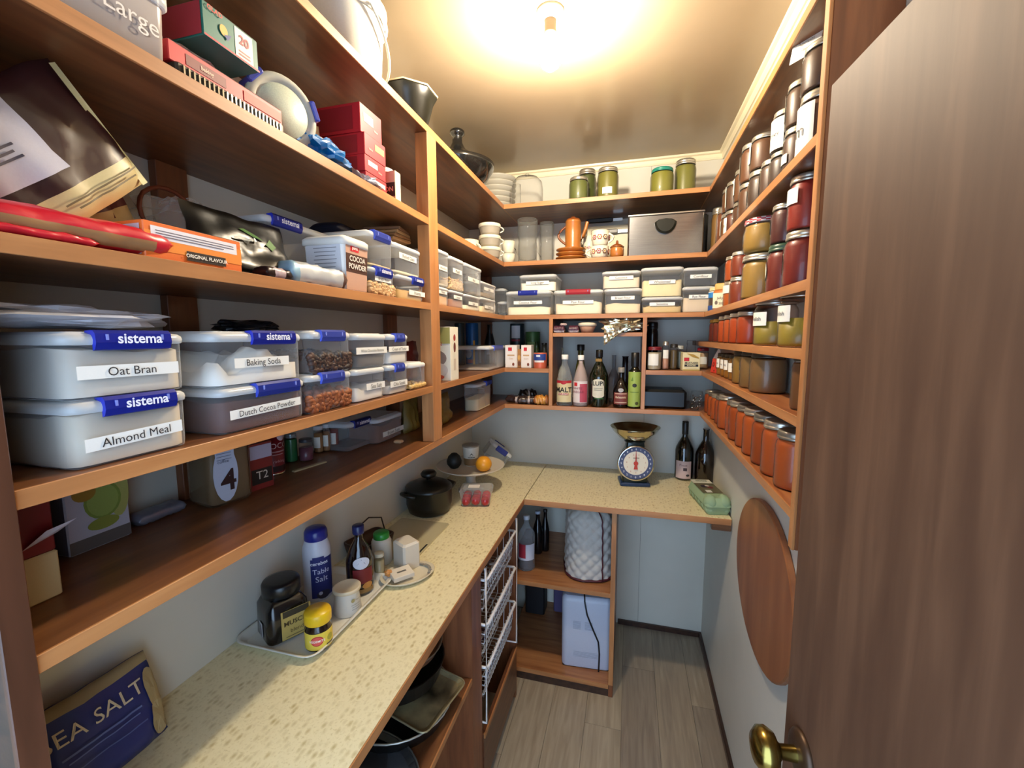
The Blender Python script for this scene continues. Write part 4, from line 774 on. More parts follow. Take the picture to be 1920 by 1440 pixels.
bot(v, 'tall avocado oil bottle with a lime green label and black cap', mat('0e120c', .12, 0, .6), None, .5, .5, .62, .74, BLACK, .62, [('r', 0, h*.35, r*2.6, h*.62, '9ab052'), ('e', 0, h*.42, r*.35, h*.035, '2a2a1c'), ('r', 0, h*.30, r*1.4, h*.01, '4a6a2a'), ('e', r*.4, h*.1, r*.28, h*.03, '4a4a2a'), ('p', [(-r*.6, h*.5), (-r*.3, h*.58), (-r*.2, h*.5)], '6a8a3a')], name='oil_bottle', caph=.25)
# right cubby
def spice(v, label, c, lid, items=None, g=None): return jar(*v, label, c=c, lid=mat(lid, .4), fill=.75, paper=items, name='spice_jar', lidw=1.02, n=18, group=g)
v = (0.797, 2.1, 1.489, 0.0324, 0.1069); spice(v, 'glass spice jar with dark red lid and barcode label', 'b8aa8a', '701c24', (-.2, .45, 1.5, .5, ''))
v = (0.8478, 2.12, 1.489, 0.0156, 0.1313); jar(*v, 'slim glass grinder with pink peppercorns beside the barcode jar', c='b0806a', fill=.45, lid=LIDM, paper=(0, .55, 1.6, .3, ''), name='spice_grinder', n=14)
v = (0.8859, 2.14, 1.489, 0.0169, 0.1186); spice(v, 'brown glass spice jar left of the mustard box', '5a4a30', '2a2622')
v = (0.9171, 2.18, 1.489, 0.016, 0.1104); spice(v, 'clear spice jar of flakes behind the mustard box', '8a8468', 'b8b4a8')
v = (0.7934, 2.25, 1.489, 0.023, 0.2244); jar(v[0], v[1], S4, v[3]*1.2, v[4]*1.0, 'tall black jar at the back left of the spice cubby', c='0c0c0c', fill=.9, lid=BLACK, glass=mat('101012', .2), name='black_jar')
v = (0.9744, 2.25, 1.489, 0.0226, 0.1349); t = jar(*v, 'round glass stoppered jar behind the mustard box', c='6a6a58', fill=.3, lid=GLASS, shape='round', name='stopper_jar')
b_ = (0.9541, 0.0736, 1.489, 0.0816); w_, h_ = b_[1], b_[3]
carton(b_[0], 2.075+.025, S4, w_, .05, h_, 4, 'cream mustard powder box with a black band', 'e2d6a8', front=[('r', -w_*.28, h_*.62, w_*.30, h_*.2, 'c02c34'), ('t', 0, h_*.42, w_*.17, '2a2622', 'MUSTARD', True), ('r', 0, h_*.28, w_*.8, h_*.12, '1e1c20'), ('t', 0, h_*.28, w_*.12, 'e8dcb8', 'POWDER', True), ('p', [(-w_*.3, h_*.95), (w_*.1, h_*.9), (w_*.42, h_*.72), (w_*.42, h_*.66), (w_*.05, h_*.76)], 'b08c3a'), ('r', 0, h_*.14, w_*.6, h_*.01, 'a09468'), ('r', 0, .003, w_*.98, .006, 'c0a860')])
v = (1.024, 2.22, 1.489, 0.0259, 0.0997); spice(v, 'spice jar with wide red lid behind the mustard box', 'b89a70', '8a1c26', (0, .4, 1.2, .35, ''))
v = (1.013, 2.31, 1.489, 0.0449, 0.1686)
o = M().box(-.10, .10, -.07, .07, 0, .09, mat('121416', .35), .012).build('black_tin'); o.location = (.845, 2.16, S5); tag(o, 'low black tin filling the lower right cubby', 'tin')
v = (0.9887, 2.1, 1.307, 0.0296, 0.0876); t = thing('shaker_jar', 'small glass jar of glinting metal cutters in the lower right cubby', 'jar', v[:3]); M().lathe([(0, .001), (v[3]*.9, 0), (v[3], .01), (v[3], v[4]*.7), (v[3]*.8, v[4]), (0, v[4])], GLASS, n=20).build('glass', t)
m = M(); random.seed(5)
for k in range(26): m.ball((random.uniform(-.6, .6)*v[3], random.uniform(-.6, .6)*v[3], random.uniform(.006, v[4]*.8)), .004, CHROME if k % 2 else mat('3a342c', .4), 6)
m.build('cutters', t, kind='stuff')
# ---------------- right wall preserves ----------------
ORG, ORG2, AMB, MUS, DRK = 'a84c1a', '964012', '8f5f1c', 'a07c34', '5a2c1a'
LID2 = mat('9a968c', .35, .8)
rows5 = [(2.045, .036, .10), (1.962, .036, .10), (1.878, .038, .105), (1.792, .038, .11), (1.700, .044, .125), (1.605, .036, .12), (1.520, .044, .13), (1.430, .042, .13), (1.338, .044, .135), (1.245, .043, .135), (1.152, .044, .135), (1.058, .042, .13)]
for k, (y, r, h) in enumerate(rows5):
    jar(1.047, y, S5, r, h, ['orange preserve jar at the far end of the lowest right shelf', 'second orange jar from the back wall on the lowest right shelf', 'third orange jar from the back wall on the lowest right shelf', 'fourth orange jar from the back wall on the lowest right shelf',
        'wide lidded orange jar, fifth from the back wall, lowest right shelf', 'narrow orange jar behind the wide lidded one, lowest right shelf', 'seventh orange jar from the back wall, lowest right shelf', 'eighth orange jar from the back wall, lowest right shelf',
        'ninth orange jar from the back wall, lowest right shelf', 'third orange jar from the door end, lowest right shelf', 'second orange jar from the door end, lowest right shelf', 'darker orange jar at the door end of the lowest right shelf'][k],
        c=ORG if k % 3 else ORG2, lid=LID2 if k % 2 else LIDM, fill=.84, seed=k, group='orange preserves on the lowest right shelf')
# S4 right
t = thing('red_sachet', 'bright red and white sachet propped at the corner of the right shelf', 'sachet', (1.035, 1.955, S4), -75, rx=-8)
m = M(); m.box(-.035, .035, -.006, .006, 0, .062, mat('cc2a1e', .4), .002); m.build('pouch', t)
m = M(); m.add([(-.035, -.006, .055), (.035, -.006, .055), (.035, .006, .055), (-.035, .006, .055), (-.012, 0, .105), (.006, 0, .098)], [(0, 1, 5, 4), (2, 3, 4, 5), (1, 2, 5), (3, 0, 4)], mat('e6dcd0', .4)); m.build('folded_top', t)
m = M(); decal(m, [('e', -.016, .035, .008, .01, '2a1614'), ('e', -.016, .036, .004, .006, 'cc2a1e'), ('e', .014, .03, .008, .01, '2a1614'), ('e', .014, .031, .004, .006, 'cc2a1e'), ('e', 0, .01, .004, .004, '2a1614')], flat(.0125)); m.build('print', t)
for y, r, h, c, lb, pp in ((1.872, .029, .088, AMB, 'small amber jar next to the red sachet', (-.5, .55, 1.3, .4, 'Honey')), (1.800, .029, .088, AMB, 'small amber jar with white label, second from the sachet', (-.5, .55, 1.3, .4, 'Honey')), (1.728, .030, .09, AMB, 'small amber jar with white label, third from the sachet', (-.5, .55, 1.4, .4, 'Honey')),
    (1.655, .030, .09, AMB, 'small amber jar with white label, fourth from the sachet', (-.5, .5, 1.4, .35, '')), (1.545, .041, .108, '8c6a30', 'larger amber jar with narrow label on the middle right shelf', (-1.0, .6, .5, .3, '')), (1.425, .046, .112, '7c5e34', 'largest brown jar on the middle right shelf', (-1.0, .6, .4, .3, '')), (1.315, .046, .112, '7a5a34', 'brown jar without label nearest the gap on the middle right shelf', None), (1.02, .038, .12, '6a4424', 'dark brown jar beside the end panel on the middle right shelf', None)):
    jar(1.053, y, S4, r, h, lb, c=c, lid=mat('4a4438', .4, .5), paper=pp, rz=-60, fill=.82)
# R3 right
for y, r, h, c, lb, ld, pp in ((2.02, .035, .095, '5c2014', 'dark red jar with gold lid in the corner of the upper right shelf', LIDG, None), (1.935, .035, .095, '6a2414', 'dark red jar with gold lid, second from the corner', LIDG, None), (1.80, .040, .1, 'a84418', 'orange jar, first of the orange pair on the upper right shelf', LIDM, None), (1.70, .040, .1, 'ac4a1a', 'orange jar with streaky filling, second on the upper right shelf', LIDM, None),
    (1.60, .042, .102, 'a84016', 'orange jar beside the labelled olive jar', LIDM, None), (1.50, .040, .102, '9c3a16', 'red orange jar against the wall near the labelled olive jar', LIDM, None), (1.262, .050, .122, '8c7a2c', 'big jar half filled with olive relish and white label', LIDM, (-.35, .56, 1.25, .28, 'Relish')), (1.085, .045, .126, '94802c', 'tall olive relish jar with white label at the door end', LIDM, (-.5, .58, 1.3, .28, 'Relish'))):
    jar(1.048, y, R3, r, h, lb, c=c, lid=ld, paper=pp, rz=-55, fill=.84 if r < .044 else .5, lidw=.96)
# S3 right
jar(1.03, 1.995, S3, .028, .098, 'blue labelled jar with cream lid beside the clear boxes', c='4a3a34', lid=mat('d8cc9c', .4), paper=(-.3, .7, 2.6, .25, ''), rz=-30, name='sauce_jar')
for v_, c_ in ((.066, '2a7ac0'), (.012, '1c4a90')): decal(M(), [('r', 0, v_, .07, .022, c_)], cyl(.0284)).build('blue_label', bpy.data.objects['sauce_jar'])
t = thing('honey_pot', 'square orange jar with wooden-coloured lid and handwritten label', 'jar', (1.04, 1.90, S3), -35)
M().rbox(.062, .05, [(.004, 0), (0, .004), (0, .072), (.006, .08)], .01, mat('b8682c', .3, 0, .3)).build('body', t); M().rbox(.056, .046, [(0, .079), (0, .1), (.004, .104)], .012, mat('d0a45c', .5)).build('lid', t)
m = M(); decal(m, [('r', 0, .036, .056, .06, 'e4dcc0'), ('t', .0, .045, .014, '4a4440', 'Jelly'), ('t', .008, .024, .012, '4a4440', '2021'), ('e', -.014, .028, .006, .008, '6a6058')], flat(.0505)); m.build('paper_label', t)
jar(1.052, 1.775, S3, .036, .095, 'orange jar with white label, lower of the stack behind the big mustard jar', c='b0561e', paper=(-.2, .7, 1.6, .3, ''), rz=-50)
jar(1.052, 1.775, S3+.0955, .034, .09, 'orange jar stacked behind the big mustard jar', c='a84a1c', rz=-50)
jar(1.055, 1.690, S3, .036, .1, 'red brown jar hidden partly by the big mustard jar', c='7a3018', rz=-50)
jar(1.055, 1.690, S3+.1005, .034, .085, 'upper red jar with white lid hidden by the gingham jar', c='7a3018', rz=-50, lid=mat('c8c4b8', .35, .6))
jar(1.046, 1.40, S3, .0525, .125, 'big mustard yellow jar with silver screw band on the shelf edge', c='957434', fill=.84, lidw=1.0)
jar(1.046, 1.40, S3+.1255, .0545, .098, 'round mustard yellow jar with red gingham lid stacked on top', c='957434', lid=mat('e4d8d4', .4), shape='round', gingham=True, fill=.8, n=28)
jar(1.05, 1.225, S3, .040, .118, 'dark red jar with dark green lid and oval label', c='6e241c', lid=mat('2e4a3a', .35), paper=(-.9, .48, 1.0, .42, '', 'o'), rz=-65)
jar(1.05, 1.225, S3+.1185, .036, .095, 'dark plum jar with narrow label above the green lidded jar', c='4a1c1a', paper=(-.9, .5, .5, .4, ''), rz=-65)
jar(1.045, 1.085, S3, .040, .118, 'dark red jar with slim oval label beside the end panel', c='7a2018', paper=(-.9, .5, .4, .5, '', 'o'), rz=-65)
jar(1.045, 1.085, S3+.1185, .038, .115, 'bright red jar with wide white label, top of the stack by the end panel', c='8c2418', paper=(-.5, .62, 1.6, .28, ''), rz=-65)
# S2 right : (y, r, h0, c, label, h1, c1, label1)
W1 = (-.8, .5, .9, .5, '')
rows2 = [(2.10, .030, .19, '7a5a2c', 'tall slim amber jar, farthest on the second right shelf', None, None, None, None, None),
 (2.03, .022, .085, '3a2c1c', 'tiny dark jar with white lid standing at the shelf corner', None, None, None, None, None),
 (1.955, .034, .15, '6a3c20', 'tall brown jar with silver lid near the black tray', None, None, None, None, None),
 (1.868, .034, .105, '6a4426', 'brown jar with white lettering, lower of the fourth stack', W1, .09, '5c3a22', 'brown jar on top of the fourth stack', None),
 (1.765, .040, .088, '5a2c1c', 'red brown jar with big white label at the shelf edge', (-.7, .42, 1.4, .6, 'Plum'), .10, '4e3424', 'brown jar with glinting neck above the big white label', (-.6, .5, .5, .7, '')),
 (1.655, .036, .085, '4c3020', 'brown jar half hidden by the shelf edge, fifth stack', None, .105, '5e3c24', 'brown jar with square white label above the shelf edge', W1),
 (1.545, .043, .11, '54341f', 'wide brown jar, lower of the sixth stack', None, .115, '5c3820', 'wide brown jar with curled label, top of the sixth stack', (-.9, .45, .6, .6, '')),
 (1.435, .042, .108, '3e2c22', 'dark brown jar with silver band, lower of the seventh stack', (-.9, .4, .4, .4, ''), .095, '5a3c28', 'brown jar with square label, top of the seventh stack', W1),
 (1.335, .036, .10, '4a342a', 'brown jar with slim white label before the tall label jars', (-.9, .45, .35, .45, ''), None, None, None, None),
 (1.245, .038, .085, '3c2c26', 'dark jar beneath the cream labelled jar', None, .095, '54402e', 'jar almost covered by a cream handwritten label', (-.5, .42, 2.0, .75, 'Chutney')),
 (1.150, .037, .10, '4a3024', 'brown jar with dark blue band near the end panel', (-.7, .35, 1.3, .2, ''), .095, '4e3626', 'brown jar with lettering stripe above the blue banded jar', (-.9, .5, .4, .6, '')),
 (1.045, .042, .12, '6a4a32', 'jar with a very large cream label beside the end panel', (-.6, .4, 2.0, .8, 'Jam'), .09, '4a3428', 'brown jar on top of the large cream label jar', None)]
for y, r, h0, c0, l0, p0, h1, c1, l1, p1 in rows2:
    jar(1.046, y, S2, r, h0, l0, c=c0, paper=p0, rz=-60)
    if h1: jar(1.046, y, S2+h0+.0005, r*.97, h1, l1, c=c1, paper=p1, rz=-60)
t = thing('paper_tag', 'cream handwritten paper tag tied to the top jar by the end panel', 'tag', (1.02, 1.085, S2+.225), -50, rx=-12)
m = M(); decal(m, [('t', 0, .02, .011, '8a8474', 'Apricot'), ('t', 0, .006, .010, '8a8474', 'Jam')], flat(.0012)); m.box(-.03, .03, -.0004, .0004, -.012, .034, PAPER); m.build('card', t)
# ---------------- lowest left shelf S5 ----------------
t = thing('tall_box', 'red topped cream box standing by the end panel on the lowest shelf', 'box', (-.062, .325, S5), 90)
M().box(-.035, .035, -.03, .03, 0, .062, mat('cdb98a', .6), .002).build('lower_body', t); M().box(-.034, .034, -.029, .029, .062, .145, mat('7a1418', .45), .002).build('upper_body', t)
m = M(); m.add([(.0, -.031, .075), (.036, -.031, .085), (.05, -.045, .1), (.02, -.042, .095)], [(0, 1, 2, 3)], mat('cfcbd2', .5)); m.build('white_flap', t)
c_ = (0.4769, 0.0792, 1.307, 0.0947)
t = thing('lime_box', 'white carton printed with green limes on the lowest shelf', 'box', (-.137-.035, .468, S5), 90)
M().box(-.043, .043, -.035, .035, 0, .135, mat('b9bac8', .5), .002).build('body', t)
m = M(); decal(m, [('r', 0, .012, .084, .020, '5e5a58'), ('e', .028, .085, .016, .045, 'a8ac60'), ('e', .006, .075, .026, .030, '7c9440'), ('e', .006, .075, .022, .026, '93a854'), ('e', -.018, .095, .016, .014, 'a07c2c'), ('e', .004, .038, .022, .010, '8a9440')], flat(.07)); decal(m, [('r', 0, .068, .068, .13, '6a7088')], left_(.086)); m.build('print', t)
packet((-.165, .572, S5), .085, .04, .022, 'small silver grey foil packet beside the lime carton', lambda u, a: mat('7c8090', .3, .4), seed=81)
# jar 4
t = thing('square_jar', 'large square glass jar of brown granules with label bearing a 4', 'jar', (-.13, .675, S5), 78)
M().rbox(.088, .088, [(.008, 0), (0, .008), (0, .12), (.01, .132), (.018, .136), (.018, .15)], .016, clear('9a8a70', .12, .05)).build('glass', t)
M().rbox(.082, .082, [(.006, .004), (0, .010), (0, .118), (.012, .128)], .014, mat('6e5436', .7)).build('contents', t)
M().lathe([(.032, .142), (.034, .144), (.034, .158), (0, .158)], mat('2a2420', .4), n=24).build('lid', t)
m = M(); decal(m, [('e', -.012, .065, .024, .056, 'b9c0d2'), ('r', -.012, .1, .036, .030, 'b9c0d2'), ('t', -.008, .05, .060, '2a1418', '4', True), ('t', -.016, .092, .009, '4a4e60', 'coffee')]+[('r', -.014, .108-.006*k, .028, .0012, '6a7088') for k in range(3)], flat(.088)); m.build('paper_label', t)
carton(-.125, .755, S5, .055, .05, .105, 80, 'red and black tea box labelled T2', '7c2420', front=[('r', 0, .030, .048, .034, '1c1614'), ('t', 0, .032, .026, 'cfc4b4', 'T2'), ('r', 0, .085, .05, .03, 'a8a0b0')], left=[('r', 0, .03, .045, .034, '1c1614')])
v = (-0.1656, 0.8461, 1.307, 0.0274, 0.1183)
t = thing('cocoa_tin', 'tall dark red cocoa tin with white lettering', 'tin', v[:3], 70); r, h = v[3], v[4]*1.0; M().lathe([(r*.98, 0), (r*1.02, .002), (r, .006), (r, h), (0, h)], mat('7c1424', .35), n=28).build('body', t); M().lathe([(r*1.0, 0), (r*1.04, .001), (r*1.04, .005), (r, .006)], CHROME, n=28).build('rim', t)
m = M(); decal(m, [('t', .006, h*.62, .019, 'd8c0c0', 'COCOA'), ('r', .006, h*.5, .036, .003, 'b89098'), ('r', .0, h*.44, .03, .002, 'b89098'), ('e', .012, h*.82, .012, .012, 'cfc0cc'), ('r', 0, h*.14, .05, h*.12, '2a1014'), ('t', 0, h*.3, .01, 'c09098', 'drinking')], cyl(r)); m.build('printed_label', t)
jar(*(-0.1976, 0.9433, 1.307, 0.0161, 0.079), 'round jar of green sprinkles behind the cocoa tin', c='1f6a3c', fill=.8, lid=mat('8a9aa0', .3, .5), name='sprinkle_jar')
jar(*(-0.1674, 0.9637, 1.307, 0.0185, 0.0613), 'small clear jar with pink sweets on the lowest shelf', c='6a3a48', fill=.6, lid=mat('3a3a40', .4), name='sprinkle_jar')
for k, (a, lb, cc) in enumerate((((-0.1904, 1.042, 1.307, 0.0129, 0.08), 'tan spice jar with white lid, left of the three', 'a0764a'), ((-0.1785, 1.062, 1.307, 0.0115, 0.083), 'tan spice jar with white lid, middle of the three', '9a6c44'), ((-0.1727, 1.089, 1.307, 0.0125, 0.0844), 'red spice jar with white lid, right of the three', '8a3020'))):
    jar(*a, lb, c=cc, lid=mat('c8c4c4', .4), name='spice_jar', lidw=1.05, fill=.72, group='white lidded spice jars on the lowest left shelf', paper=(.2, .4, 1.6, .4, ''))
for k, (a, lb, c_) in enumerate((((-0.2149, 1.085, 1.307, 0.0126, 0.1079), 'dark bottle behind the white lidded spice jars, left', '401c20'), ((-0.1976, 1.114, 1.307, 0.0112, 0.1085), 'dark red bottle behind the white lidded spice jars, right', '5a1c22'))): bottle(a[0]-.06, a[1]+.02, a[2], a[3], a[4]+.015, lb, mat(c_, .3), neck=.6)
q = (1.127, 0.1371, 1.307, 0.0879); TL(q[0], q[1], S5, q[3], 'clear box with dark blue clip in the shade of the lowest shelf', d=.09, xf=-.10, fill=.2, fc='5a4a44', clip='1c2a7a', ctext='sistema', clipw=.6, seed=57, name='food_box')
q = (1.241, 0.1623, 1.307, 0.0824); TL(q[0], q[1], S5, q[3], 'box of brown powder with curved white label on the lowest shelf', d=.12, xf=-.07, fill=.8, fc='6a4432', text='Brown Sugar', tv=.3, tu=.1, tw=.8, seed=58, name='food_box')
pouch((-.07, 1.375, S5), .10, .05, .12, 'dull yellow paper bag just before the shelf post', mat('6e5a22', .5), .3, 33, 90)
o = M().box(-.048, .048, -.006, .006, 0, .004, mat('b0a07c', .6), .001).build('wooden_stick'); o.location = (-.112, .912, S5); o.rotation_euler = (0, 0, math.radians(78)); tag(o, 'flat pale wooden stick lying on the lowest shelf', 'stick')
o = M().box(-.014, .014, -.010, .010, 0, .01, mat('c8a27a', .8), .003).build('cork_scrap'); o.location = (-.02, 1.20, S5); tag(o, 'small tan scrap lying at the foot of the post', 'scrap')
# ---------------- worktop ----------------
BLU = '1e2a66'
pouch((-.145, .455, CT), .17, .055, .155, 'dark blue and beige sea salt bag standing by the end panel', mat('26306c', .4), .22, 41, 88, rx=-18, pinch=.35,
      items=[('e', .074, .085, .014, .04, 'a89468'), ('e', .07, .035, .018, .03, 'b0a078'), ('r', 0, .148, .165, .022, 'a08c64'), ('t', -.012, .105, .034, 'd8c8a8', 'SEA SALT', False, 0), ('r', -.01, .075, .11, .003, '5a6aa0'), ('r', -.01, .066, .10, .002, '5a6aa0'), ('r', -.01, .05, .11, .002, '4a5a90')], name='salt_bag')
t = thing('tray', 'white plastic tray carrying jars and bottles on the long worktop', 'tray', (-.098, .915, CT), 90)
M().rbox(.36, .235, [(.022, 0), (.018, .001), (.004, .014), (0, .016), (.004, .017), (.010, .014), (.022, .0035)], .035, mat('dad6c8', .35), n=6).build('body', t)
TZ = CT+.0037
def put(p, **k): return (p[0], p[1], TZ, p[2], p[3])
# black square jar
t = thing('black_jar', 'black square-shouldered plastic jar with a black lid on the tray', 'jar', (-.130, .812, TZ), 62)
BK = mat('0d0e10', .2, 0, .4)
M().rbox(.098, .098, [(.012, 0), (.002, .006), (0, .012), (.002, .085), (.012, .1), (.022, .108)], .02, BK, n=6).build('body', t)
M().lathe([(.038, .106), (.043, .108), (.043, .134), (.040, .139), (.03, .141), (0, .141)], mat('101216', .3), n=32).build('lid', t)
m = M(); decal(m, [('r', .014, .045, .068, .072, 'b8a058'), ('r', .014, .072, .06, .016, '3a3424'), ('t', .014, .048, .016, '4a3c20', 'MUSCLE', True), ('t', .014, .028, .014, '5a4a28', 'blend'), ('r', .014, .015, .05, .002, '6a5a34')], flat(.0985)); decal(m, [('r', .0, .032, .022, .036, 'c8ccd4')]+[('r', -.008+.003*k, .032, .0012, .03, '3a3a40') for k in range(6)], left_(.0985)); m.build('printed_label', t)
# yellow jar
t = thing('spread_jar', 'brown yeast spread jar with a bright yellow lid on the tray', 'jar', (-.012, .795, TZ), 60)
M().lathe([(0, 0), (.024, 0), (.029, .004), (.030, .02), (.030, .052), (.026, .060), (.026, .066)], mat('1c100a', .15, 0, .5), n=32).build('body', t)
M().lathe([(.029, .064), (.0305, .066), (.0305, .086), (.028, .091), (0, .091)], mat('e0b81c', .35), n=32).build('lid', t)
m = M(); decal(m, [('r', 0, .028, .130, .040, 'dfc84a'), ('e', -.014, .030, .014, .012, 'b82a2c'), ('e', -.014, .030, .012, .010, 'd85a50'), ('t', -.014, .030, .0075, 'f4e8d8', 'VEGEMITE', True), ('e', .016, .03, .008, .008, 'a8a03a'), ('r', .016, .016, .02, .003, '4a3a1c')], cyl(.030)); m.build('printed_label', t)
# salt bottle
t = thing('salt_bottle', 'tall white plastic salt bottle with blue lid and label', 'bottle', (-.152, .965, TZ), 60)
M().lathe([(0, 0), (.034, 0), (.0375, .004), (.0375, .135), (.036, .15), (.030, .168), (.027, .174)], mat('c8cad8', .35), n=36).build('body', t)
M().lathe([(.030, .170), (.031, .172), (.030, .192), (.026, .200), (.015, .204), (0, .205)], mat('1c2480', .3), n=36).build('lid', t)
m = M(); decal(m, [('r', 0, .068, .062, .112, '1a2468'), ('r', -.010, .124, .03, .012, '1a2468'), ('t', -.008, .112, .014, 'd8dcec', 'cerebos', True), ('t', -.004, .088, .020, 'c8d0ea', 'Table', False), ('t', -.004, .066, .022, 'c8d0ea', 'Salt', False), ('e', 0, .02, .018, .012, '28283c'), ('e', -.008, .025, .005, .005, 'b8c0d8')], cyl(.0378)); m.build('printed_label', t)
# syrup bottle
r, h = .038, .196
bottle(-.052, 1.018, TZ, r, h, 'dark maple syrup bottle with navy cap on the tray', mat('180c08', .08, 0, .7), None, .5, .3, .48, .80, mat('141c50', .35), .42, [('e', -r*.3, h*.50, r*.62, h*.09, 'c9ccd8'), ('p', [(-r*.62, h*.48), (-r*.3, h*.56), (0, h*.48)], '1c2450'), ('r', -r*.2, h*.30, r*1.5, h*.22, '6e141c'), ('e', r*.1, h*.15, r*.4, h*.05, 'b07a3a'), ('r', 0, h*.08, r*1.2, h*.06, '8a6a3a')], rz=60, name='syrup_bottle', caph=.12)
# white tub
t = thing('seasoning_tub', 'small round white tapering tub with a beige lid on the tray', 'tub', (-.028, .925, TZ), 55)
M().lathe([(0, 0), (.034, 0), (.036, .003), (.030, .06), (.031, .062)], mat('d2cfc8', .4), n=32).build('body', t); M().lathe([(.034, .061), (.036, .062), (.036, .069), (.033, .071), (.030, .069), (0, .069)], mat('cdbfa2', .5, 0, 0, .15, 30), n=32).build('lid', t)
m = M(); decal(m, [('e', .004, .042, .005, .005, '9a9060'), ('t', .018, .042, .006, '6a6a60', 'Flossie'), ('r', .012, .030, .026, .0012, '8a8a84'), ('r', .012, .024, .022, .0012, '8a8a84'), ('r', .012, .018, .024, .0012, '8a8a84')], cyl(.0335)); m.build('printed_label', t)
# behind the tray
t = thing('serving_pan', 'dark brown square pan with a thin wire handle against the wall', 'pan', (-.155, 1.22, CT), 75)
m = M(); m.rbox(.15, .10, [(.02, 0), (.012, .004), (0, .05), (0, .055), (.006, .055), (.02, .008)], .02, mat('33190f', .35)); m.build('body', t)
m = M(); m.tube([(-.07, .0, .05), (-.055, .0, .105), (.0, .0, .125), (.055, .0, .105), (.07, 0, .05)], .0025, mat('1c1210', .4)); m.build('wire_handle', t)
v = (-0.0823, 1.179, 0.91, 0.0321, 0.1026); t = thing('pill_bottle', 'white bottle with a bright green cap behind the small dish', 'bottle', v[:3]); r, h = v[3], v[4]; M().lathe([(0, 0), (r*.95, 0), (r, .003), (r, h*.7), (r*.85, h*.8), (r*.7, h*.83)], mat('cdc6b8', .4), n=28).build('body', t); M().lathe([(r*.78, h*.8), (r*.8, h*.82), (r*.8, h*.96), (r*.7, h), (0, h)], mat('2a8a34', .35), n=28).build('cap', t)
v = (-0.043, 1.103, 0.91, 0.0151, 0.075); jar(*v, 'tiny pepper shaker with cream top beside the syrup bottle', c='b0a078', fill=.7, lid=mat('cfc6ae', .4), name='pepper_shaker', lidw=1.0)
t = thing('napkin_dispenser', 'cream plastic block-shaped dispenser on the small dish', 'dispenser', (.012, 1.172, CT), 60)
m = M(); m.box(-.030, .030, -.035, .035, .0, .090, mat('cfc6b6', .4), .006); m.build('body', t); m = M(); m.box(.0302, .032, -.02, .02, .012, .07, mat('2a3260', .4)); m.build('blue_print', t)
t = thing('leaf_dish', 'oval cream dish with pierced grey pattern on the worktop', 'dish', (.045, 1.118, CT), 50)
m = M(); m.loft([[(.085*q*math.cos(2*PI*i/32), .062*q*math.sin(2*PI*i/32), z) for i in range(32)] for q, z in ((.62, 0), (.8, .002), (1, .014), (.98, .0155), (.8, .006), (.6, .004))], mat('cfc6ae', .35)); m.build('body', t)
m = M()
for k in range(8):
    a = -.6+k*.3; m.box(-.004, .004, -.012, .012, 0, .002, mat('8a8880', .4)); n0 = len(m.v)-8
    for i in range(n0, len(m.v)):
        x, y, z = m.v[i]; m.v[i] = (.070*math.cos(a)+x*math.cos(a)-y*math.sin(a)*.6, .050*math.sin(a)+x*math.sin(a)+y*math.cos(a)*.6, z+.011)
m.build('pattern', t)
t = thing('folded_card', 'cream folded card box lying in the oval dish', 'card', (.035, 1.098, CT+.0145), 52, rx=6); m = M(); m.box(-.032, .032, -.024, .024, 0, .014, mat('d6ccba', .5), .001); m.build('body', t); m = M(); m.box(-.014, .014, -.003, .003, .0142, .0148, mat('5a5650', .5)); m.build('printed_line', t)
crumple((.0, 1.085, CT+.015), .014, .010, .010, 'orange and white sweet wrapper in the oval dish', mat('c88a4a', .4), seed=51, name='sweet_wrapper', cat='wrapper')
t = thing('glass_board', 'pale glass cutting board lying flat beneath the pot', 'board', (-.085, 1.345, CT), 90); M().rbox(.30, .21, [(0, 0), (0, .005)], .01, mat('bdb391', .2, 0, .3)).build('body', t); m = M(); m.box(-.11, -.03, -.100, -.094, .0052, .0058, mat('1c1c20', .4)); m.box(-.12, -.06, -.072, -.068, .0052, .0058, mat('1c1c20', .4)); m.build('printed_stripes', t)
# casserole
t = thing('casserole_pot', 'heavy black cast iron casserole with domed lid and side handles', 'pot', (-.118, 1.60, CT), 60); CI = mat('0f110d', .38); r = .095
M().lathe([(0, .002), (r*.78, 0), (r*.9, .008), (r, .04), (r*1.0, .100), (r*1.03, .103)], CI, n=40).build('body', t)
M().lathe([(r*1.03, .103), (r*1.03, .109), (r*.92, .118), (r*.6, .132), (r*.25, .138), (0, .139)], CI, n=40).build('lid', t)
M().lathe([(.010, .137), (.010, .147), (.030, .152), (.034, .163), (.026, .174), (0, .177)], CI, n=24).build('lid_knob', t)
for s_ in (-1, 1): M().tube([(s_*r*.95, -.030, .088), (s_*(r+.022), -.022, .098), (s_*(r+.022), .022, .098), (s_*r*.95, .030, .088)], .008, CI, 8).build('side_handle', t)
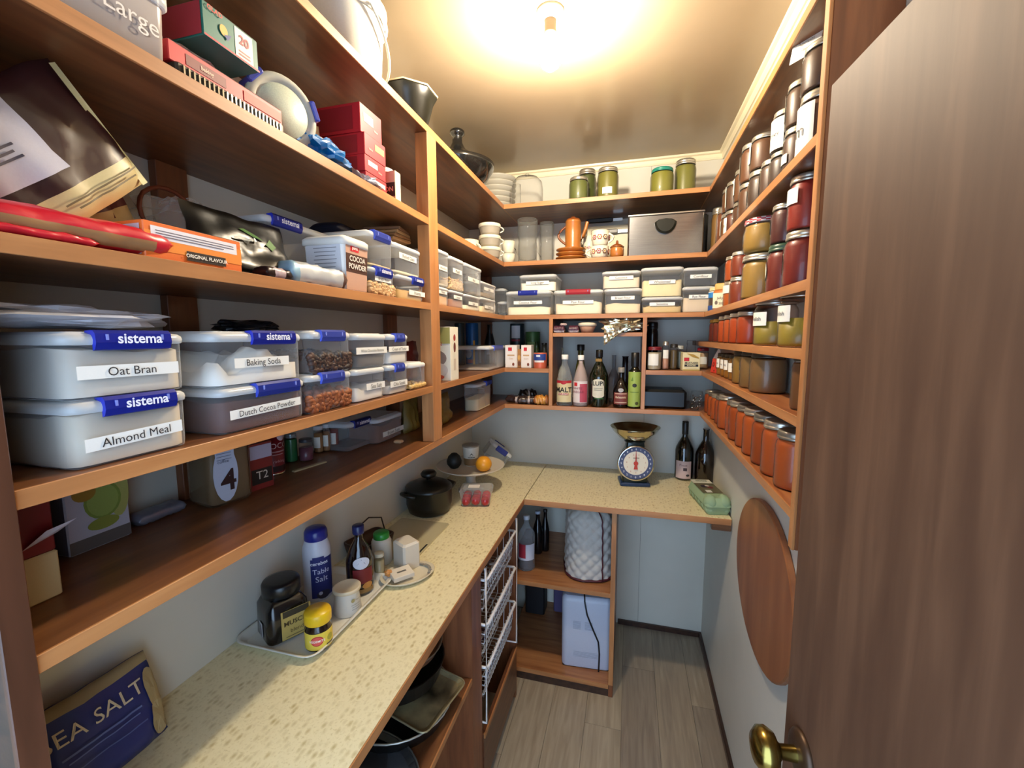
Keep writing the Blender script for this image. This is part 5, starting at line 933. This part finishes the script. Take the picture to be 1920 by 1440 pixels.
# tomatoes
t = thing('tomato_punnet', 'clear plastic punnet of small red tomatoes on the worktop', 'punnet', (.045, 1.735, CT), 14)
M().rbox(.140, .115, [(.012, 0), (.010, .002), (0, .062), (0, .064)], .016, CLEAR, caps=(1, 0)).build('tray', t); M().rbox(.143, .118, [(-.002, .062), (-.002, .066), (.004, .072), (.016, .074)], .018, CLEAR, caps=(0, 1)).build('lid', t)
m = M(); decal(m, [('r', -.01, 0, .05, .04, 'd8d4d0')], top_(.0745)); m.build('paper_label', t)
random.seed(3); k = 0
for j, yy in enumerate((-.036, .0, .036)):
    for i, xx in enumerate((-.042, .0, .042)):
        o = M().lathe([(0, 0), (.012, .001), (.0185, .009), (.0198, .018), (.0175, .029), (.010, .035), (.002, .034), (0, .033)], mat('a8202a', .2, 0, .4), n=18).build('tomato')
        a = math.radians(14); o.location = (.045+xx*math.cos(a)-yy*math.sin(a), 1.735+xx*math.sin(a)+yy*math.cos(a), CT+.004+(.002 if (i+j) % 2 else 0)); k += 1
        tag(o, 'small red tomato in the clear punnet, %s row, %s' % (['front', 'middle', 'back'][j], ['left', 'centre', 'right'][i]), 'tomato', 'tomatoes in the punnet')
# fruit stand
t = thing('cake_stand', 'cream footed plate with brown ring carrying the orange', 'plate', (-.038, 1.885, CT))
M().lathe([(0, 0), (.06, 0), (.062, .004), (.03, .012), (.022, .05), (.03, .095), (.0, .098)], mat('b8b0a0', .35), n=36).build('foot', t)
M().lathe([(0, .098), (.07, .098), (.135, .108), (.162, .122), (.163, .125), (.156, .124), (.10, .108), (0, .106)], mat('cfc6b4', .3, 0, .3), n=48).build('plate', t)
m = M(); m.lathe([(.142, .1172), (.145, .1182)], mat('9a6a50', .4), n=48); m.xf(Matrix.Translation((0, 0, .0018))); m.build('painted_ring', t)
PZ = CT+.1065
o = M().ball((0, 0, .037), .038, mat('d8921c', .45, 0, .1, .08, 120), 24, (1, 1, .96)).build('orange'); o.location = (.042, 1.845, PZ+.001); tag(o, 'bright orange fruit on the cream footed plate', 'fruit')
o = M().lathe([(0, 0), (.020, .004), (.034, .022), (.036, .038), (.028, .06), (.014, .074), (0, .078)], mat('0e1210', .6, 0, 0, .3, 90), n=24).build('avocado'); o.location = (-.112, 1.86, PZ); tag(o, 'nearly black avocado on the left of the cream plate', 'fruit')
t = thing('yoghurt_pot', 'white yoghurt pot with dark crest behind the fruit', 'pot', (-.055, 1.935, PZ), 25)
M().lathe([(0, 0), (.032, 0), (.038, .055), (.041, .095), (.040, .097)], mat('d0cabc', .4), n=32).build('body', t); M().lathe([(.042, .094), (.043, .096), (.043, .101), (0, .102)], mat('a09a8c', .3, .3), n=32).build('lid', t)
m = M(); decal(m, [('r', 0, .022, .11, .034, '8a6a44'), ('p', [(-.018, .05), (0, .068), (.018, .05), (.008, .054), (0, .048), (-.008, .054)], '1c2420'), ('r', 0, .046, .034, .003, '2a2a28')], cyl(.036, lambda v: .032+.0095*v/.097)); m.build('printed_label', t)
t = thing('food_box', 'clear plastic box with two navy clips tipped against the back corner', 'container', (-.045, 2.24, CT+.052), 25, ry=38)
M().rbox(.13, .12, [(.004, 0), (0, .004), (0, .075)], .014, CLEAR, caps=(1, 0)).build('body', t); M().rbox(.138, .128, [(0, .07), (0, .082), (.006, .086)], .016, LIDC).build('lid', t)
for s_ in (-1, 1): M().box(-.035, .035, s_*.065-.004, s_*.065+.004, .06, .09, mat('1c2a78', .35), .002).build('clip', t)
# scale
t = thing('kitchen_scale', 'navy kitchen scale with round dial and brass coloured bowl', 'scale', (.722, 2.175, CT), 8); NAV = mat('16345c', .35, .2, .3)
m = M(); m.box(-.072, .072, -.055, .06, 0, .018, NAV, .004); m.build('base', t)
m = M(); m.loft([[(x, y, z) for x, y in rrect(w_, d_, .01, 3)] for w_, d_, z in ((.12, .08, .016), (.13, .085, .06), (.125, .08, .15), (.09, .07, .185), (.085, .065, .215))], mat('122420', .3, .2, .3), True); m.build('body', t)
Td = Matrix.Translation((0, -.040, .118)) @ Matrix.Rotation(PI/2, 4, 'X')
m = M(); m.lathe([(.082, -.01), (.086, 0), (.089, .012), (.086, .018), (.081, .018)], CHROME, T=Td, n=48); m.build('dial_rim', t)
m = M(); m.lathe([(.082, .010), (0, .010)], mat('e6ddca', .4), T=Td, n=48); m.lathe([(.081, .0112), (.059, .0112)], mat('4a5478', .4), T=Td, n=48)
dm = lambda u, v, o: (u, -.040-.0115-o, .118+v)
it = []
for k in range(20):
    a = 2*PI*k/20; it.append(('t', .070*math.sin(a), .070*math.cos(a), .013, 'dfe4ee', str(k % 10), True))
for k in range(11): a = 2*PI*(k+.5)/11; it.append(('t', .045*math.sin(a), .045*math.cos(a), .010, 'b0503c', str(k*1)[-1]))
it.append(('t', 0, .028, .009, '3a3a3a', 'SALTER', True)); decal(m, it, dm); m.build('dial', t)
m = M(); decal(m, [('p', [(-.0035, 0), (.0035, 0), (.001, .062), (-.001, .062)], 'b0302a'), ('e', 0, 0, .011, .011, 'b83a30'), ('p', [(-.005, -.004), (.005, -.004), (.010, -.030), (-.010, -.030)], 'b83a30')], lambda u, v, o: (u, -.040-.0145-o, .118+v)); m.build('pointer', t)
GO = mat('b89a54', .12, 1.)
m = M(); m.lathe([(0, .222), (.04, .222), (.075, .236), (.105, .268), (.118, .290), (.120, .291), (.116, .288), (.10, .266), (.07, .24), (.03, .228), (0, .227)], mat('cdc4a4', .1, 1.), n=48); m.build('bowl', t)
M().lathe([(.03, .214), (.05, .216), (.05, .222), (.0, .222)], mat('101c1a', .4), n=28).build('bowl_support', t)
v = (0.972, 2.317, 0.91, 0.045, 0.3009); h, r = v[4], v[3]
bottle(*v, 'black wine bottle with pale pink label on the short worktop', mat('0b0d0a', .08, 0, .8), None, .5, .3, .50, .74, mat('141210', .4), .34, [('r', 0, h*.19, r*1.8, h*.30, 'cdb4b0'), ('t', 0, h*.27, r*.4, '7a5a5a', 'Pinot'), ('r', .2*r, h*.2, r*.4, h*.05, '4a3a40'), ('e', r*.5, h*.1, r*.2, h*.02, '3a3a40')], name='wine_bottle', rz=-10, caph=.22)
v = (1.069, 2.3, 0.91, 0.0468, 0.2735)
bottle(*v, 'dark brown swing-top bottle behind the egg carton', mat('1c0f0a', .08, 0, .8), None, .5, .3, .50, .78, mat('b8b4ac', .3), .30, None, name='swing_top_bottle', caph=.03)
# egg carton
t = thing('egg_carton', 'green pulp egg carton with a printed paper top', 'egg carton', (1.035, 1.975, CT), 100)
PU = mat('8fa783', .85, 0, 0, .10, 160); m = M()
m.rbox(.25, .10, [(.012, 0), (.008, .004), (.0, .035), (-.003, .037)], .018, PU, n=5); m.build('tray', t)
m = M(); m.rbox(.254, .104, [(0, .037), (.001, .040), (.012, .066), (.018, .070)], .020, PU, n=5)
for sx in (-1, 1): m.ball((-.094, sx*.026, .046), .034, PU, 14, (1, .82, 1.0))
m.build('lid', t)
for i in range(6):
    for sx in (-1, 1): M().ball((-.100+.04*i, sx*.030, .022), .024, PU, 12, (1, .9, .85)).build('egg_cup', t)
m = M(); fmap = lambda u, v, o: (u, v, .0705+o)
decal(m, [('r', .03, 0, .17, .084, '5e5a42'), ('r', .095, 0, .05, .084, 'd2d2c2'), ('e', .03, .01, .018, .014, '2c2030'), ('e', .015, -.012, .015, .012, '6a2a2c'), ('e', .035, -.004, .009, .009, 'c8c0b8'), ('r', -.035, .012, .03, .024, 'd8d8cc'), ('t', .098, .0, .020, '4a5a44', 'EGGS', True, 90)], fmap); m.build('paper_label', t)
# ---------------- under the worktops ----------------
v = (0.2182, 1.967, 0.505, 0.0431, 0.2685); h, r = v[4], v[3]
bottle(*v, 'large clear plastic drink bottle with red and white label', clear('b8c0c8', .2, .05), True, .3, .3, .62, .84, mat('c4ccd8', .4), .36, [('r', 0, h*.36, r*2.6, h*.30, 'c8ccd8'), ('r', -r*.3, h*.38, r*.9, h*.26, 'a02838')], name='drink_bottle', liqc='4a4a4c', caph=.07, waist=.06)
for k, (a, lb) in enumerate((((0.2413, 2.128, 0.505, 0.0272, 0.2277), 'slim black bottle with blue cap behind the drink bottle'), ((0.2754, 2.161, 0.505, 0.022, 0.2269), 'second slim black bottle near the quilted cover'))): bottle(*a, lb, mat('0c0e12', .15, 0, .4), neck=.4, nh=.8, cap=mat(['a8b4c8', '1c1c20'][k], .4), capr=.5)
t = thing('appliance_cover', 'white quilted appliance cover with dark red piping', 'cover', (.515, 2.04, .505), 12); QM = mat('bdb9b2', .85)
m = M(); K = 54; rs = []
rr = resample(rrect(.215, .25, .085, 17), 132); N = len(rr)
per = 0; cum = []
for i in range(N): cum.append(per); per += math.hypot(rr[(i+1) % N][0]-rr[i][0], rr[(i+1) % N][1]-rr[i][1])
for j in range(K+1):
    z = .345*j/K; top = max(0, (z-.27)/.075); s_ = (1-.55*top**2.2)*(1-.06*z/.3)
    ring = []
    for i in range(N):
        p, q = (cum[i]+z)/.054, (cum[i]-z)/.054
        d_ = .010*(abs(math.sin(PI*p))*abs(math.sin(PI*q)))**.5
        L_ = math.hypot(*rr[i]); ring.append((rr[i][0]*s_*(1+d_/L_*1.0), rr[i][1]*s_*(1+d_/L_), z+.004))
    rs.append(ring)
m.loft(rs, QM, True, (0, 1)); m.build('quilted_body', t)
m = M(); m.tube([(x*1.055, y*1.05, .008) for x, y in rr[::4]], .006, mat('4c1620', .6), 6, True); m.build('hem_piping', t)
m = M(); ii = min(range(N), key=lambda i: abs(rr[i][0]-.045)+abs(rr[i][1]+.125)); m.tube([(rs[j][ii][0]*1.03, rs[j][ii][1]*1.04-.003, rs[j][ii][2]) for j in range(0, K-2, 3)], .0034, mat('4c1620', .6), 6); m.build('seam_piping', t)
t = thing('bread_maker', 'white appliance with rounded corners standing on the cabinet floor', 'appliance', (.513, 2.05, .062), 4)
M().rbox(.235, .27, [(.008, 0), (.002, .005), (0, .012), (0, .335), (.004, .350), (.016, .358)], .028, mat('c3c8d8', .4), n=6).build('body', t)
M().box(-.112, .112, -.13, .13, -.0, .006, BLACK, .002).build('foot', t)
m = M()
for gx in (-.045, .01):
    for k in range(7): m.box(gx-.018, gx+.018, -.1358, -.1345, .20+k*.006, .2025+k*.006, mat('a4aabc', .5)); 
for k in range(5): m.box(-.06, .06, -.1358, -.1345, .06+k*.006, .0625+k*.006, mat('a4aabc', .5))
m.build('vent_slots', t, kind='stuff')
m = M(); m.tube([(-.02, -.02, .37), (-.012, -.11, .372), (-.01, -.138, .345), (.002, -.1395, .28), (.03, -.1395, .21), (.056, -.1395, .15), (.062, -.1395, .09), (.06, -.1395, .0)], .0038, mat('141418', .4), 8); tag(m.build('power_cord'), 'black power cord hanging down the white appliance', 'cord').location = (.513, 2.05, .062)
o = bpy.data.objects['power_cord']; o.rotation_euler = (0, 0, math.radians(4))
o = M().box(-.03, .03, -.02, .02, 0, .34, mat('5a5078', .5), .006).build('purple_box'); o.location = (.33, 2.32, .062); tag(o, 'tall dull purple box at the back behind the white appliance', 'box')
o = M().box(-.055, .055, -.05, .05, 0, .25, mat('15151a', .5), .006).build('dark_box'); o.location = (.20, 2.30, .062); tag(o, 'dark box in the deep corner of the cabinet floor', 'box')
# pans
def pan(name, label, loc, pts, hh, m_, rim=None, rz=0, rx=0, ry=0, cat='tray'):
    t = thing(name, label, cat, loc, rz, None, rx, ry); m = M()
    m.loft([[(x*q, y*q, z) for x, y in pts] for q, z in ((.86, 0), (.9, .002), (1, hh), (.97, hh), (.88, .005))], m_, False, (1, 1)); m.build('body', t)
    if rim: q = M(); q.tube([(x, y, hh) for x, y in pts], .0028, rim, 6, True); q.build('rim', t)
    return t
circ = lambda r: [(r*math.cos(2*PI*i/36), r*math.sin(2*PI*i/36)) for i in range(36)]
PZ = .5455
pan('baking_tray', 'large oval silver tray at the bottom of the pan stack', (.04, .80, PZ), [(x*1.15, y*.9) for x, y in circ(.16)], .014, mat('6a6a6c', .25, .8), STEEL)
pan('roasting_tray', 'black oval roasting tray with a light rim in the pan stack', (.045, 1.03, PZ), [(x*1.0, y*.95) for x, y in circ(.165)], .045, mat('141414', .3), mat('c4c0b4', .3, .5))
t = pan('baking_tray', 'old rectangular baking tray with dark stains tilted on the stack', (.095, 1.045, PZ+.052), rrect(.24, .20, .02, 3), .012, ramp_mat('stained_tin', [(.35, '1c1812'), (.5, '6a6048'), (.65, '968a66')], (1, 1, 1), 9, 4, .3, coat=.1), mat('b0a684', .3, .6), rz=-12, ry=3)
pan('roasting_tray', 'deep black pan lying in the tray stack', (.035, 1.06, PZ+.09), circ(.14), .05, mat('0e0e0e', .35), None)
pan('frying_pan', 'round brown pan on top of the tray stack', (.045, 1.075, PZ+.16), circ(.115), .03, mat('6a4630', .4), mat('6a5848', .4), rz=0, ry=4, cat='pan')
pan('wire_rack', 'round silver tray edge on the floor shelf', (.06, 1.0, .1015), circ(.13), .012, mat('8a8a8c', .3, .8), STEEL)
t = thing('plastic_jug', 'clear plastic jug at the near end of the pan shelf', 'jug', (.13, .66, PZ)); M().lathe([(0, 0), (.05, 0), (.055, .004), (.06, .1), (.045, .12), (.03, .13)], clear('8a9098', .35, .1), n=28).build('body', t)
